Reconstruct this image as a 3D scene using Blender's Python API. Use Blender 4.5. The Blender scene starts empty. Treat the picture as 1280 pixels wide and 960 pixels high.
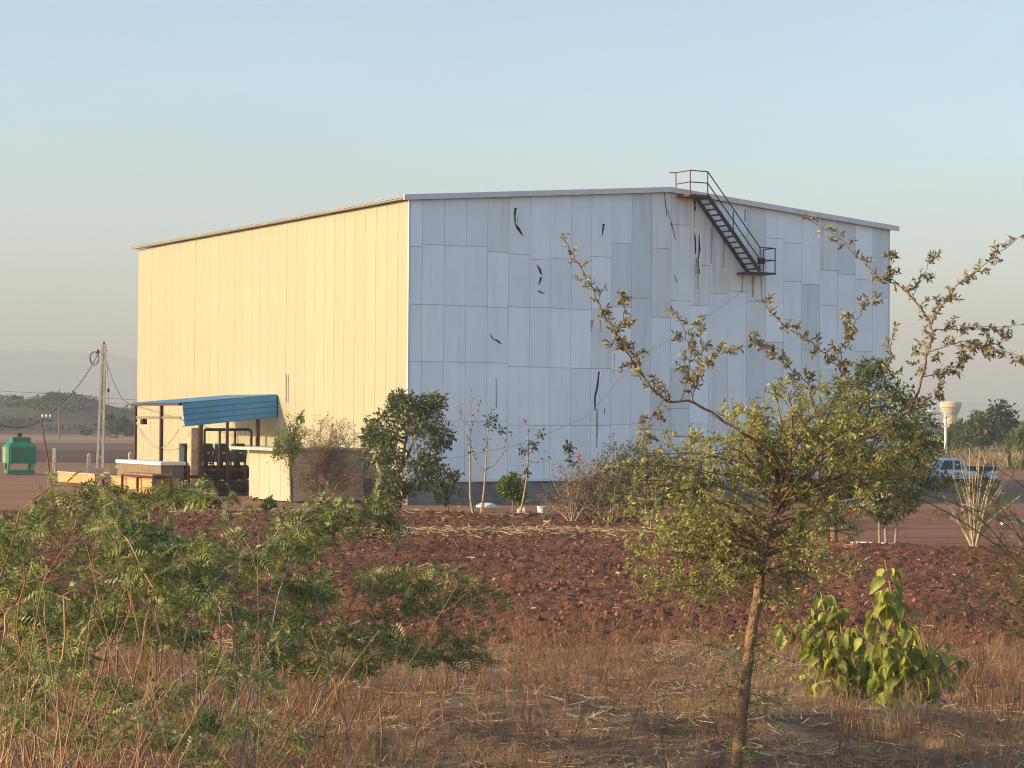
import bpy, math, random
import numpy as np
from mathutils import Vector, Matrix

C = bpy.context.scene
COL = C.collection
R = math.radians

# ------------------------------------------------------------------ camera
FPX = 2738.0                      # focal length in pixels of a 1280-wide frame
EYE = 3.415
PITCH, ROLL = 0.0168, 0.0071
F3 = Vector((0, math.cos(PITCH), math.sin(PITCH)))
U0 = Vector((0, -math.sin(PITCH), math.cos(PITCH)))
X0 = Vector((1, 0, 0))
RX = X0 * math.cos(ROLL) + U0 * math.sin(ROLL)
UP = U0 * math.cos(ROLL) - X0 * math.sin(ROLL)
cam_d = bpy.data.cameras.new("camera")
cam = bpy.data.objects.new("camera", cam_d)
COL.objects.link(cam)
cam_d.sensor_width = 36.0
cam_d.lens = FPX / 1280 * 36.0
cam_d.clip_start = 0.2
cam_d.clip_end = 20000
m3 = Matrix((RX, UP, -F3)).transposed()
cam.matrix_world = Matrix.Translation((0, 0, EYE)) @ m3.to_4x4()
C.camera = cam

# ------------------------------------------------------------------ world, sun, exposure
SUN_EL = R(15.5)
SUN_TO = Vector((-0.965, -0.262, 0)).normalized()      # horizontal direction towards the sun
W = bpy.data.worlds.new("World")
C.world = W
W.use_nodes = True
nt = W.node_tree
sky = nt.nodes.new("ShaderNodeTexSky")
sky.sky_type = 'NISHITA'
sky.sun_disc = False
sky.sun_elevation = SUN_EL
sky.sun_rotation = math.atan2(SUN_TO.x, SUN_TO.y)
sky.air_density = 1.0
sky.dust_density = 1.6
sky.ozone_density = 2.0
bg = nt.nodes["Background"]
bg.inputs[1].default_value = 0.15
stc = nt.nodes.new("ShaderNodeTexCoord"); smp = nt.nodes.new("ShaderNodeMapping"); smp.inputs["Scale"].default_value = (2.5, 2.5, 11)
snz = nt.nodes.new("ShaderNodeTexNoise"); snz.inputs["Scale"].default_value = 1.6; snz.inputs["Detail"].default_value = 5
smr = nt.nodes.new("ShaderNodeMapRange"); smr.inputs[1].default_value = .3; smr.inputs[2].default_value = .7; smr.inputs[3].default_value = .955; smr.inputs[4].default_value = 1.045
smx = nt.nodes.new("ShaderNodeMix"); smx.data_type = 'RGBA'; smx.blend_type = 'MULTIPLY'; smx.inputs[0].default_value = 1
nt.links.new(stc.outputs["Generated"], smp.inputs[0]); nt.links.new(smp.outputs[0], snz.inputs["Vector"]); nt.links.new(snz.outputs["Fac"], smr.inputs[0])
nt.links.new(sky.outputs[0], smx.inputs[6]); nt.links.new(smr.outputs[0], smx.inputs[7])      # faint uneven dust in the air
nt.links.new(smx.outputs[2], bg.inputs[0])
sd = bpy.data.lights.new("sun", 'SUN')
sun = bpy.data.objects.new("sun", sd)
COL.objects.link(sun)
sd.energy = 4.3
sd.angle = R(0.5)
sd.color = (1.0, 0.725, 0.385)
to = Vector((SUN_TO.x * math.cos(SUN_EL), SUN_TO.y * math.cos(SUN_EL), math.sin(SUN_EL)))
sun.rotation_euler = to.to_track_quat('Z', 'Y').to_euler()
vs = C.view_settings
vs.view_transform = 'Standard'
vs.look = 'None'
vs.gamma = 1.0
vs.use_curve_mapping = False
vs.exposure = 0.95
C.cycles.max_bounces = 8
C.cycles.diffuse_bounces = 4
C.cycles.transparent_max_bounces = 8
C.cycles.volume_bounces = 1
C.cycles.sample_clamp_indirect = 8
C.cycles.use_denoising = True
C.cycles.filter_width = 1.1

# ------------------------------------------------------------------ helpers: place
def ray(px, py):
    return F3 + RX * ((px - 640) / FPX) - UP * ((py - 480) / FPX)
def P(px, py, d):
    r = ray(px, py)
    k = d / r.y
    return Vector((r.x * k, d, EYE + r.z * k))
def G(px, py, z=0.0):
    r = ray(px, py)
    k = (z - EYE) / r.z
    return Vector((r.x * k, r.y * k, z))

def vnoise(x, y, seed=0):
    x = np.asarray(x, float); y = np.asarray(y, float)
    xi = np.floor(x).astype(np.int64); yi = np.floor(y).astype(np.int64)
    fx = x - xi; fy = y - yi
    fx = fx * fx * (3 - 2 * fx); fy = fy * fy * (3 - 2 * fy)
    def h(a, b):
        n = (a * 374761393 + b * 668265263 + seed * 144269504) & 0xffffffff
        n = ((n ^ (n >> 13)) * 1274126177) & 0xffffffff
        return ((n ^ (n >> 16)) & 0xffff) / 65535.0
    a = h(xi, yi); b = h(xi + 1, yi); c = h(xi, yi + 1); d = h(xi + 1, yi + 1)
    return (a * (1 - fx) + b * fx) * (1 - fy) + (c * (1 - fx) + d * fx) * fy

NR = np.random.RandomState
# ------------------------------------------------------------------ helpers: mesh
def np_mesh(name, V, faces, smooth=False):
    """faces: list of int arrays (n,k)"""
    me = bpy.data.meshes.new(name)
    V = np.asarray(V, np.float32)
    me.vertices.add(len(V))
    me.vertices.foreach_set("co", V.ravel())
    faces = [np.asarray(f, np.int32) for f in faces if len(f)]
    loops = np.concatenate([f.ravel() for f in faces])
    tot = np.concatenate([np.full(len(f), f.shape[1], np.int32) for f in faces])
    start = np.concatenate([[0], np.cumsum(tot)[:-1]]).astype(np.int32)
    me.loops.add(len(loops))
    me.loops.foreach_set("vertex_index", loops)
    me.polygons.add(len(tot))
    me.polygons.foreach_set("loop_start", start)
    me.polygons.foreach_set("loop_total", tot)
    if smooth:
        me.polygons.foreach_set("use_smooth", np.ones(len(tot), bool))
    me.update(calc_edges=True)
    return me

def link(name, me, mat=None, parent=None, loc=None):
    o = bpy.data.objects.new(name, me)
    COL.objects.link(o)
    if mat is not None and not me.materials:
        me.materials.append(mat)
    if parent is not None:
        o.parent = parent
    if loc is not None:
        o.location = loc
    return o

def tag(o, label=None, cat=None, group=None, kind=None):
    if label: o["label"] = label
    if cat: o["category"] = cat
    if group: o["group"] = group
    if kind: o["kind"] = kind
    return o

def thing(name, label, cat, loc=(0, 0, 0), rz=0.0, group=None):
    o = bpy.data.objects.new(name, None)
    COL.objects.link(o)
    o.location = loc
    o.rotation_euler = (0, 0, rz)
    o.empty_display_size = 0.3
    return tag(o, label, cat, group)

def copy_thing(root, loc, rz, label):
    r = root.copy(); COL.objects.link(r)
    r.location = loc; r.rotation_euler = (0, 0, rz); r["label"] = label
    for ch in list(root.children):
        c = ch.copy(); COL.objects.link(c); c.parent = r
        for g in list(ch.children):
            d = g.copy(); COL.objects.link(d); d.parent = c
    return r

class MB:
    def __init__(s):
        s.V = []; s.F = []; s.n = 0
    def add(s, V, F):
        s.V.extend([tuple(v) for v in V])
        s.F.extend([tuple(i + s.n for i in f) for f in F])
        s.n += len(V)
        return s
    def box(s, x0, y0, z0, x1, y1, z1, bev=0.0):
        if bev <= 0:
            V = [(x, y, z) for z in (z0, z1) for y in (y0, y1) for x in (x0, x1)]
            F = [(0, 2, 3, 1), (4, 5, 7, 6), (0, 1, 5, 4), (2, 6, 7, 3), (0, 4, 6, 2), (1, 3, 7, 5)]
            return s.add(V, F)
        b = bev
        # chamfered box: three rings of 4 per axis -> 24 verts
        V = []; idx = {}
        for sx in (0, 1):
            for sy in (0, 1):
                for sz in (0, 1):
                    X = (x0, x1)[sx]; Y = (y0, y1)[sy]; Z = (z0, z1)[sz]
                    ix = b if sx == 0 else -b; iy = b if sy == 0 else -b; iz = b if sz == 0 else -b
                    for ax, v in enumerate(((X, Y + iy, Z + iz), (X + ix, Y, Z + iz), (X + ix, Y + iy, Z))):
                        idx[(sx, sy, sz, ax)] = len(V); V.append(v)
        F = []
        for q in (0, 1):
            F.append([idx[(q, a, c, 0)] for a, c in ((0, 0), (1, 0), (1, 1), (0, 1))])
            F.append([idx[(a, q, c, 1)] for a, c in ((0, 0), (1, 0), (1, 1), (0, 1))])
            F.append([idx[(a, c, q, 2)] for a, c in ((0, 0), (1, 0), (1, 1), (0, 1))])
        for a in (0, 1):
            for c in (0, 1):
                F.append([idx[(a, c, 0, 0)], idx[(a, c, 1, 0)], idx[(a, c, 1, 1)], idx[(a, c, 0, 1)]])
                F.append([idx[(a, 0, c, 0)], idx[(a, 1, c, 0)], idx[(a, 1, c, 2)], idx[(a, 0, c, 2)]])
                F.append([idx[(0, a, c, 1)], idx[(1, a, c, 1)], idx[(1, a, c, 2)], idx[(0, a, c, 2)]])
                for e in (0, 1):
                    F.append([idx[(a, c, e, k)] for k in range(3)])
        return s.add(V, F)
    def bar(s, a, b, w, h=None):
        """rectangular bar between two points"""
        a = Vector(a); b = Vector(b); h = h or w
        t = (b - a).normalized()
        ref = Vector((0, 0, 1)) if abs(t.z) < 0.95 else Vector((1, 0, 0))
        u = t.cross(ref).normalized() * (w / 2); v = u.cross(t).normalized() * (h / 2)
        V = [p + sx * u + sy * v for p in (a, b) for sx, sy in ((-1, -1), (1, -1), (1, 1), (-1, 1))]
        F = [(0, 1, 2, 3), (7, 6, 5, 4)] + [(i, i + 4, (i + 1) % 4 + 4, (i + 1) % 4) for i in range(4)]
        return s.add(V, F)
    def tube(s, pts, r, n=6, cap=True):
        V, F = tube_np(pts, r, n)
        base = list(map(tuple, V)); Fl = [tuple(int(k) for k in f) for f in F]
        if cap:
            Fl.append(tuple(range(n))[::-1]); m = len(base); Fl.append(tuple(range(m - n, m)))
        return s.add(base, Fl)
    def lathe(s, prof, n=16, c=(0, 0)):
        V = []; F = []
        for r, z in prof:
            for k in range(n):
                a = 2 * math.pi * k / n
                V.append((c[0] + r * math.cos(a), c[1] + r * math.sin(a), z))
        for i in range(len(prof) - 1):
            for k in range(n):
                F.append((i * n + k, i * n + (k + 1) % n, (i + 1) * n + (k + 1) % n, (i + 1) * n + k))
        F.append(tuple(range(n))[::-1]); F.append(tuple(range((len(prof) - 1) * n, len(prof) * n)))
        return s.add(V, F)
    def build(s, name, mat, parent=None, smooth=False, loc=None):
        me = bpy.data.meshes.new(name)
        me.from_pydata(s.V, [], s.F)
        if smooth:
            me.polygons.foreach_set("use_smooth", np.ones(len(me.polygons), bool))
        me.update()
        return link(name, me, mat, parent, loc)

def tube_np(pts, r, n=5):
    Pn = np.asarray([tuple(p) for p in pts], float)
    m = len(Pn)
    r = np.broadcast_to(np.asarray(r, float), (m,))
    T = np.gradient(Pn, axis=0)
    T /= np.linalg.norm(T, axis=1)[:, None] + 1e-9
    mean = Pn[-1] - Pn[0]
    mean = mean / (np.linalg.norm(mean) + 1e-9)
    ref = np.array([0, 0, 1.0]) if abs(mean[2]) < 0.8 else np.array([1.0, 0.2, 0])
    U = np.cross(T, ref); U /= np.linalg.norm(U, axis=1)[:, None] + 1e-9
    Vv = np.cross(T, U)
    a = np.arange(n) * 2 * np.pi / n
    ring = Pn[:, None, :] + r[:, None, None] * (np.cos(a)[None, :, None] * U[:, None, :] + np.sin(a)[None, :, None] * Vv[:, None, :])
    i = np.arange(m - 1)[:, None] * n; k = np.arange(n)[None, :]; k2 = (k + 1) % n
    F = np.stack([i + k, i + k2, i + n + k2, i + n + k], -1).reshape(-1, 4)
    return ring.reshape(-1, 3), F

def tubes_mesh(name, polys, n=5):
    Vs, Fs, off = [], [], 0
    for pts, r in polys:
        nn = n if np.max(r) > 0.012 else 3
        V, F = tube_np(pts, r, nn)
        Vs.append(V); Fs.append(F + off); off += len(V)
    return np_mesh(name, np.concatenate(Vs), [np.concatenate(Fs)], smooth=True)

def inst_mesh(name, TV, TF, O, D, N, S, SW=None, smooth=False):
    """stamp template TV/TF at O with its x axis along D and its z axis near N"""
    O = np.asarray(O, float); D = np.asarray(D, float); N = np.asarray(N, float); S = np.asarray(S, float)
    D = D / (np.linalg.norm(D, axis=1)[:, None] + 1e-9)
    Y = np.cross(N, D); Y /= np.linalg.norm(Y, axis=1)[:, None] + 1e-9
    Z = np.cross(D, Y)
    SW = S if SW is None else SW
    TV = np.asarray(TV, float)
    V = (O[:, None, :] + S[:, None, None] * TV[None, :, 0:1] * D[:, None, :]
         + SW[:, None, None] * TV[None, :, 1:2] * Y[:, None, :] + SW[:, None, None] * TV[None, :, 2:3] * Z[:, None, :])
    k = len(TV)
    off = (np.arange(len(O)) * k)[:, None, None]
    faces = []
    for tf in TF:
        tf = np.asarray(tf, np.int64)
        faces.append((tf[None] + off).reshape(-1, tf.shape[1]))
    return np_mesh(name, V.reshape(-1, 3), faces, smooth)

# ------------------------------------------------------------------ materials
def mat(name, col, rough=0.8, var=0.25, scale=3.0, bump=0.0, bscale=None, metal=0.0, spec=0.3,
        col2=None, island=0.0, coords='Object', stretch=None, random_obj=0.0, transl=0.0, detail=6.0, patch=0.0, pscale=0.25, ribs=0.0):
    m = bpy.data.materials.new(name)
    m.use_nodes = True
    t = m.node_tree; ns = t.nodes; L = t.links
    b = ns["Principled BSDF"]
    b.inputs["Roughness"].default_value = rough
    b.inputs["Metallic"].default_value = metal
    b.inputs["Specular IOR Level"].default_value = spec
    tc = ns.new("ShaderNodeTexCoord")
    co = tc.outputs[coords]
    if stretch:
        mp = ns.new("ShaderNodeMapping"); mp.inputs["Scale"].default_value = stretch
        L.new(co, mp.inputs[0]); co = mp.outputs[0]
    nz = ns.new("ShaderNodeTexNoise"); nz.inputs["Scale"].default_value = scale; nz.inputs["Detail"].default_value = detail
    nz.inputs["Roughness"].default_value = 0.65
    L.new(co, nz.inputs["Vector"])
    rmp = ns.new("ShaderNodeValToRGB")
    c2 = col2 or tuple(min(1, c * (1 + var)) for c in col)
    c1 = col if col2 else tuple(c * (1 - var) for c in col)
    rmp.color_ramp.elements[0].position = 0.32; rmp.color_ramp.elements[1].position = 0.68
    rmp.color_ramp.elements[0].color = (*c1, 1); rmp.color_ramp.elements[1].color = (*c2, 1)
    L.new(nz.outputs["Fac"], rmp.inputs[0])
    out = rmp.outputs[0]
    def modulate(src, amt, out):
        mr = ns.new("ShaderNodeMapRange")
        mr.inputs[3].default_value = 1 - amt; mr.inputs[4].default_value = 1 + amt
        L.new(src, mr.inputs[0])
        mx = ns.new("ShaderNodeMix"); mx.data_type = 'RGBA'; mx.blend_type = 'MULTIPLY'
        mx.inputs[0].default_value = 1.0
        L.new(out, mx.inputs[6]); L.new(mr.outputs[0], mx.inputs[7])
        return mx.outputs[2]
    if island:
        g = ns.new("ShaderNodeNewGeometry")
        out = modulate(g.outputs["Random Per Island"], island, out)
    if random_obj:
        oi = ns.new("ShaderNodeObjectInfo")
        out = modulate(oi.outputs["Random"], random_obj, out)
    if patch:
        n3 = ns.new("ShaderNodeTexNoise"); n3.inputs["Scale"].default_value = pscale; n3.inputs["Detail"].default_value = 4
        L.new(tc.outputs["Object"], n3.inputs["Vector"])
        st3 = ns.new("ShaderNodeMapRange"); st3.inputs[1].default_value = .3; st3.inputs[2].default_value = .7
        L.new(n3.outputs["Fac"], st3.inputs[0])
        out = modulate(st3.outputs[0], patch, out)
    L.new(out, b.inputs["Base Color"])
    if ribs:
        wv = ns.new("ShaderNodeTexWave"); wv.wave_type = 'BANDS'; wv.bands_direction = 'X'; wv.inputs["Scale"].default_value = 1.54
        L.new(tc.outputs["Object"], wv.inputs["Vector"])
        bp = ns.new("ShaderNodeBump"); bp.inputs["Strength"].default_value = ribs; bp.inputs["Distance"].default_value = 0.004
        L.new(wv.outputs["Fac"], bp.inputs["Height"]); L.new(bp.outputs[0], b.inputs["Normal"])
    if bump:
        n2 = ns.new("ShaderNodeTexNoise"); n2.inputs["Scale"].default_value = bscale or scale * 4; n2.inputs["Detail"].default_value = 8
        L.new(co, n2.inputs["Vector"])
        bp = ns.new("ShaderNodeBump"); bp.inputs["Strength"].default_value = bump; bp.inputs["Distance"].default_value = 0.05
        L.new(n2.outputs["Fac"], bp.inputs["Height"]); L.new(bp.outputs[0], b.inputs["Normal"])
    if transl:
        tr = ns.new("ShaderNodeBsdfTranslucent")
        hs = ns.new("ShaderNodeHueSaturation"); hs.inputs["Saturation"].default_value = 1.15; hs.inputs["Value"].default_value = 1.3
        L.new(out, hs.inputs["Color"]); L.new(hs.outputs[0], tr.inputs[0])
        ms = ns.new("ShaderNodeMixShader"); ms.inputs[0].default_value = transl
        L.new(b.outputs[0], ms.inputs[1]); L.new(tr.outputs[0], ms.inputs[2])
        L.new(ms.outputs[0], ns["Material Output"].inputs[0])
    m["out"] = 0
    return m

def streaks(m, col, amount=0.5, scale=(1.6, 1.6, 0.12), lo=0.52, hi=0.75):
    """weather streaks running down a sheet, laid over the material's own colour"""
    t = m.node_tree; ns = t.nodes; L = t.links
    b = ns["Principled BSDF"]
    src = b.inputs["Base Color"].links[0].from_socket
    tc = ns.new("ShaderNodeTexCoord"); mp = ns.new("ShaderNodeMapping"); mp.inputs["Scale"].default_value = scale
    L.new(tc.outputs["Object"], mp.inputs[0])
    nz = ns.new("ShaderNodeTexNoise"); nz.inputs["Scale"].default_value = 2.2; nz.inputs["Detail"].default_value = 7
    L.new(mp.outputs[0], nz.inputs["Vector"])
    mr = ns.new("ShaderNodeMapRange"); mr.inputs[1].default_value = lo; mr.inputs[2].default_value = hi
    mr.inputs[3].default_value = 0; mr.inputs[4].default_value = amount
    L.new(nz.outputs["Fac"], mr.inputs[0])
    mx = ns.new("ShaderNodeMix"); mx.data_type = 'RGBA'
    L.new(mr.outputs[0], mx.inputs[0]); L.new(src, mx.inputs[6]); mx.inputs[7].default_value = (*col, 1)
    L.new(mx.outputs[2], b.inputs["Base Color"])
    return m

M = {}
M['panel'] = streaks(mat("shaded_white_sheet", (0.80, 0.875, 0.91), 0.45, 0.04, 0.5, ribs=0.5, random_obj=0.05, spec=0.35), (0.60, 0.60, 0.60), 0.3)  # shaded copy of the cladding: brightened and blued for the gable's shade
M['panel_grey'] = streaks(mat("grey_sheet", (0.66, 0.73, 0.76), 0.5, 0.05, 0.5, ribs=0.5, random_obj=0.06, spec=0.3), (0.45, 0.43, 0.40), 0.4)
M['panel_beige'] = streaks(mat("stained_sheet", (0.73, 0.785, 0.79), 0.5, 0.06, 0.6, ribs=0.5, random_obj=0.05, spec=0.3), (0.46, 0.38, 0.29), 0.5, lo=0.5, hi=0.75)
M['panel_lit'] = streaks(mat("sunlit_cream_sheet", (0.375, 0.360, 0.255), 0.45, 0.015, 0.4, random_obj=0.03, spec=0.3), (0.33, 0.295, 0.205), 0.12)  # sunlit copy of the same cladding: warm sun tone put into its colour
M['joint'] = mat("joint_backing", (0.62, 0.65, 0.68), 0.8, 0.1)
M['trim'] = mat("galvanised_trim", (0.62, 0.63, 0.64), 0.45, 0.08, 2, spec=0.4)
M['roof'] = mat("roof_sheet", (0.30, 0.29, 0.27), 0.45, 0.08, 1)
M['plinth'] = mat("plinth_stone", (0.20, 0.19, 0.18), 0.9, 0.4, 1.5, bump=0.6, bscale=6)
M['tear'] = mat("torn_foam", (0.018, 0.014, 0.011), 0.95, 0.4, 8)
M['smear'] = mat("rust_smear", (0.40, 0.34, 0.29), 0.8, 0.3, 4)
M['steel'] = mat("dark_painted_steel", (0.035, 0.018, 0.017), 0.6, 0.4, 6)
M['steel_red'] = mat("red_oxide_steel", (0.16, 0.03, 0.028), 0.6, 0.3, 6)
M['brown_steel'] = mat("brown_steel", (0.085, 0.03, 0.022), 0.65, 0.4, 5)
M['blue'] = mat("blue_sheet", (0.055, 0.26, 0.50), 0.45, 0.12, 1.5, spec=0.4)
M['rust'] = mat("rusty_plate", (0.26, 0.15, 0.09), 0.85, 0.5, 3, bump=0.3)
M['concrete'] = mat("weathered_concrete", (0.40, 0.37, 0.32), 0.9, 0.25, 2.5, bump=0.4)
M['plaster'] = mat("orange_plaster", (0.55, 0.30, 0.15), 0.9, 0.2, 2.0, bump=0.4)
M['brick_plaster'] = mat("flaking_plaster", (0.62, 0.50, 0.36), 0.9, 0.0, 3.5, bump=0.5, col2=(0.36, 0.20, 0.12))
M['white'] = mat("white_paint", (0.72, 0.71, 0.68), 0.6, 0.06, 2)
M['cabin'] = streaks(mat("sunlit_cabin_sheet", (0.44, 0.40, 0.31), 0.5, 0.05, 1, random_obj=0.03), (0.36, 0.29, 0.2), 0.4)  # white cabin's sunlit side, with the sun's cream tone in the colour
M['slab'] = mat("grey_slab", (0.42, 0.40, 0.37), 0.85, 0.2, 2)
M['frp'] = mat("green_moulded_plastic", (0.03, 0.20, 0.125), 0.5, 0.2, 1.2, stretch=(1, 1, 0.3))
M['frp_pale'] = mat("pale_green_plastic", (0.22, 0.32, 0.19), 0.6, 0.2, 1.2)
M['dkgreen'] = mat("dark_green_paint", (0.02, 0.05, 0.045), 0.5, 0.3, 3)
M['black'] = mat("black_metal", (0.015, 0.015, 0.016), 0.6, 0.3, 4)
M['pipe'] = mat("dark_pipe", (0.03, 0.026, 0.026), 0.55, 0.3, 4)
M['wire'] = mat("cable_black", (0.03, 0.03, 0.035), 0.6, 0.1, 4)
M['wire_pale'] = mat("cable_grey", (0.30, 0.30, 0.30), 0.6, 0.1, 4)
M['wood_grey'] = mat("grey_boards", (0.20, 0.155, 0.11), 0.9, 0.3, 2, stretch=(6, 6, 0.6))
M['tarp'] = mat("pale_tarpaulin", (0.55, 0.53, 0.42), 0.7, 0.15, 3)
M['soil_heap'] = mat("red_soil_heap", (0.15, 0.045, 0.028), 1.0, 0.3, 6, bump=0.8)
M['sack'] = mat("white_sack", (0.70, 0.70, 0.70), 0.8, 0.08, 5, bump=0.4)
M['bucket'] = mat("pale_plastic", (0.50, 0.55, 0.54), 0.6, 0.1, 4)
M['plank'] = mat("yellow_wood", (0.55, 0.38, 0.17), 0.85, 0.2, 4)
M['car'] = mat("white_car_paint", (0.72, 0.73, 0.75), 0.3, 0.03, 1, spec=0.5)
M['glass'] = mat("dark_glass", (0.02, 0.025, 0.03), 0.08, 0.1, 1, spec=0.6)
M['tyre'] = mat("tyre_rubber", (0.02, 0.02, 0.02), 0.9, 0.2, 5)
M['tower'] = mat("water_tower_paint", (0.62, 0.50, 0.33), 0.8, 0.1, 0.2)
# ground
M['ground'] = mat("dusty_ground", (0.19, 0.095, 0.052), 1.0, 0.3, 0.25, bump=0.5, bscale=8, col2=(0.27, 0.148, 0.085))
M['field'] = mat("ploughed_red_soil", (0.078, 0.030, 0.0145), 1.0, 0.0, 3.5, bump=1.0, bscale=26, patch=.28, pscale=.35, col2=(0.19, 0.082, 0.043))
M['clod'] = mat("soil_clods", (0.078, 0.030, 0.015), 1.0, 0.0, 2.0, bump=0.8, bscale=25, patch=.28, pscale=.35, col2=(0.27, 0.125, 0.07), island=0.6)
M['track'] = mat("red_dirt", (0.17, 0.068, 0.038), 1.0, 0.0, 0.8, bump=0.6, bscale=10, col2=(0.26, 0.12, 0.07), stretch=(0.25, 1.5, 1))
M['verge'] = mat("straw_littered_soil", (0.10, 0.057, 0.034), 1.0, 0.0, 2.6, bump=1.0, bscale=30, patch=.35, pscale=.7, col2=(0.31, 0.205, 0.118))
M['far_field_tan'] = mat("dry_stubble", (0.27, 0.17, 0.10), 1.0, 0.25, 0.06, stretch=(0.15, 1, 1))
M['far_field_brown'] = mat("brown_fallow", (0.13, 0.07, 0.05), 1.0, 0.3, 0.05, stretch=(0.15, 1, 1))
M['far_field_dark'] = mat("dark_ploughed_strip", (0.075, 0.035, 0.027), 1.0, 0.3, 0.08, stretch=(0.2, 1, 1))
M['hill'] = mat("scrub_hill", (0.028, 0.026, 0.018), 1.0, 0.0, 0.12, bump=1.0, bscale=0.5, col2=(0.095, 0.068, 0.043), stretch=(1, .3, 1))
M['mount'] = mat("far_mountain_rock", (0.10, 0.10, 0.09), 1.0, 0.2, 0.002)
# plants
M['bark'] = mat("acacia_bark", (0.23, 0.145, 0.085), 0.95, 0.4, 12, bump=0.8, bscale=40)
M['bark_pale'] = mat("pale_bark", (0.33, 0.26, 0.20), 0.95, 0.3, 12, bump=0.6)
M['bark_grey'] = mat("grey_bark", (0.24, 0.20, 0.165), 0.95, 0.3, 12, bump=0.6)
M['stem_tan'] = mat("dry_tan_stem", (0.36, 0.22, 0.12), 0.9, 0.3, 4, island=0.3)
M['stem_red'] = mat("dry_red_stem", (0.17, 0.085, 0.05), 0.9, 0.3, 4, island=0.4)
M['stem_cream'] = mat("cream_stem", (0.42, 0.33, 0.21), 0.9, 0.2, 4)
M['leaf_acacia'] = mat("acacia_leaf", (0.18, 0.21, 0.06), 0.5, 0.0, 1.6, col2=(0.42, 0.41, 0.16), island=0.5, transl=0.4)
M['leaf_acacia_dry'] = mat("dusty_acacia_leaf", (0.12, 0.115, 0.055), 0.6, 0.0, 2.2, col2=(0.34, 0.29, 0.16), island=0.6, transl=0.3)
M['leaf_fern'] = mat("feathery_leaf", (0.075, 0.115, 0.034), 0.45, 0.0, 1.8, col2=(0.26, 0.28, 0.10), island=0.6, transl=0.32)
M['leaf_dark'] = mat("dark_leaf", (0.035, 0.065, 0.022), 0.5, 0.3, 1.0, island=0.4, transl=0.25)
M['leaf_mid'] = mat("mid_green_leaf", (0.085, 0.125, 0.036), 0.5, 0.3, 1.0, island=0.5, transl=0.3)
M['leaf_broad'] = mat("broad_leaf", (0.24, 0.265, 0.06), 0.5, 0.3, 3.0, random_obj=0.5, island=0.1, transl=0.42, spec=0.4)
M['leaf_mango'] = mat("glossy_tree_leaf", (0.11, 0.13, 0.05), 0.42, 0.3, 0.9, island=0.45, transl=0.2, spec=0.5)
M['leaf_lime'] = mat("lime_leaf", (0.12, 0.17, 0.03), 0.5, 0.25, 2, island=0.35, transl=0.35)
M['leaf_olive'] = mat("olive_leaf", (0.10, 0.11, 0.045), 0.6, 0.3, 2, island=0.4, transl=0.3)
M['leaf_dry'] = mat("dry_brown_leaf", (0.19, 0.11, 0.06), 0.8, 0.3, 2, island=0.4, transl=0.2)
M['leaf_pink'] = mat("pink_flower", (0.40, 0.16, 0.22), 0.7, 0.3, 2, island=0.3, transl=0.3)
M['grass_red'] = mat("dry_russet_grass", (0.19, 0.110, 0.062), 0.85, 0.0, 0.9, col2=(0.29, 0.175, 0.105), island=0.45, transl=0.25)
M['grass_tan'] = mat("dry_tan_grass", (0.27, 0.19, 0.105), 0.85, 0.0, 0.9, col2=(0.40, 0.29, 0.17), island=0.4, transl=0.25)
M['grass_green'] = mat("greenish_grass", (0.13, 0.13, 0.05), 0.8, 0.3, 0.6, island=0.4, transl=0.25)
M['straw'] = mat("straw_litter", (0.52, 0.37, 0.20), 0.8, 0.3, 3, island=0.45)

# ------------------------------------------------------------------ ground and distance (the setting)
def grid(name, xs, ys, zf, m, kind='structure', smooth=True):
    X, Y = np.meshgrid(xs, ys)
    Z = zf(X, Y)
    V = np.stack([X, Y, Z], -1).reshape(-1, 3)
    nx, ny = len(xs), len(ys)
    i = np.arange(ny - 1)[:, None] * nx + np.arange(nx - 1)[None]
    F = np.stack([i, i + 1, i + nx + 1, i + nx], -1).reshape(-1, 4)
    return tag(link(name, np_mesh(name, V, [F], smooth), m), kind=kind)

def ext(a, b, n, p=1.0):
    return a + (b - a) * np.linspace(0, 1, n) ** p
xs_far = np.concatenate([-ext(30, 6500, 30, 2)[::-1], np.linspace(-28, 28, 30), ext(30, 6500, 30, 2)])
ys_far = np.concatenate([[-60, -20, 0], np.linspace(6, 140, 60), ext(145, 6500, 50, 2.2)])
grid('ground', xs_far, ys_far, lambda X, Y: np.where(Y > 77.5, -0.06, -0.45), M['ground'])

def field_far(X):
    return np.where(X < 4.0, 75.5, np.where(X < 9.0, 75.5 - (X - 4.0) * 3.6, 57.5)) + 0.5 * np.sin(X * 0.9)
def clodh(X, Y):
    n = (vnoise(X * 0.9, Y * 0.6, 1) - .5) * 0.07
    n += (np.abs(vnoise(X * 3.7, Y * 2.9, 2) - .5) * 2) ** 1.5 * 0.03
    n += vnoise(X * 7.3, Y * 6.1, 3) ** 2 * 0.06
    n += vnoise(X * 13, Y * 9, 5) ** 2 * 0.08
    n += 0.04 * np.sin((Y + 0.12 * X + 0.6 * vnoise(X * .3, Y * .3, 8)) * 2 * np.pi / 0.95)
    return n
def field_z(X, Y):
    e = np.clip((Y - 32.6 - 0.7 * vnoise(X * .6, Y * 0, 4)) / 0.8, 0, 1) * np.clip((field_far(X) - Y) / 0.8, 0, 1)
    bund = 0.14 * np.exp(-((Y - field_far(X) + 0.8) / 0.5) ** 2) + 0.10 * np.exp(-((Y - 62.5 - .13 * X) / 1.2) ** 2)
    return e * (clodh(X, Y) + 0.09 + bund) - 0.05 * (1 - e)
ysf = np.concatenate([np.arange(32, 46, 0.07), np.arange(46, 60, .10), np.arange(60, 77.5, .14)])
grid('ploughed_field', np.arange(-19, 17.01, 0.075), ysf, field_z, M['field'])
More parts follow.
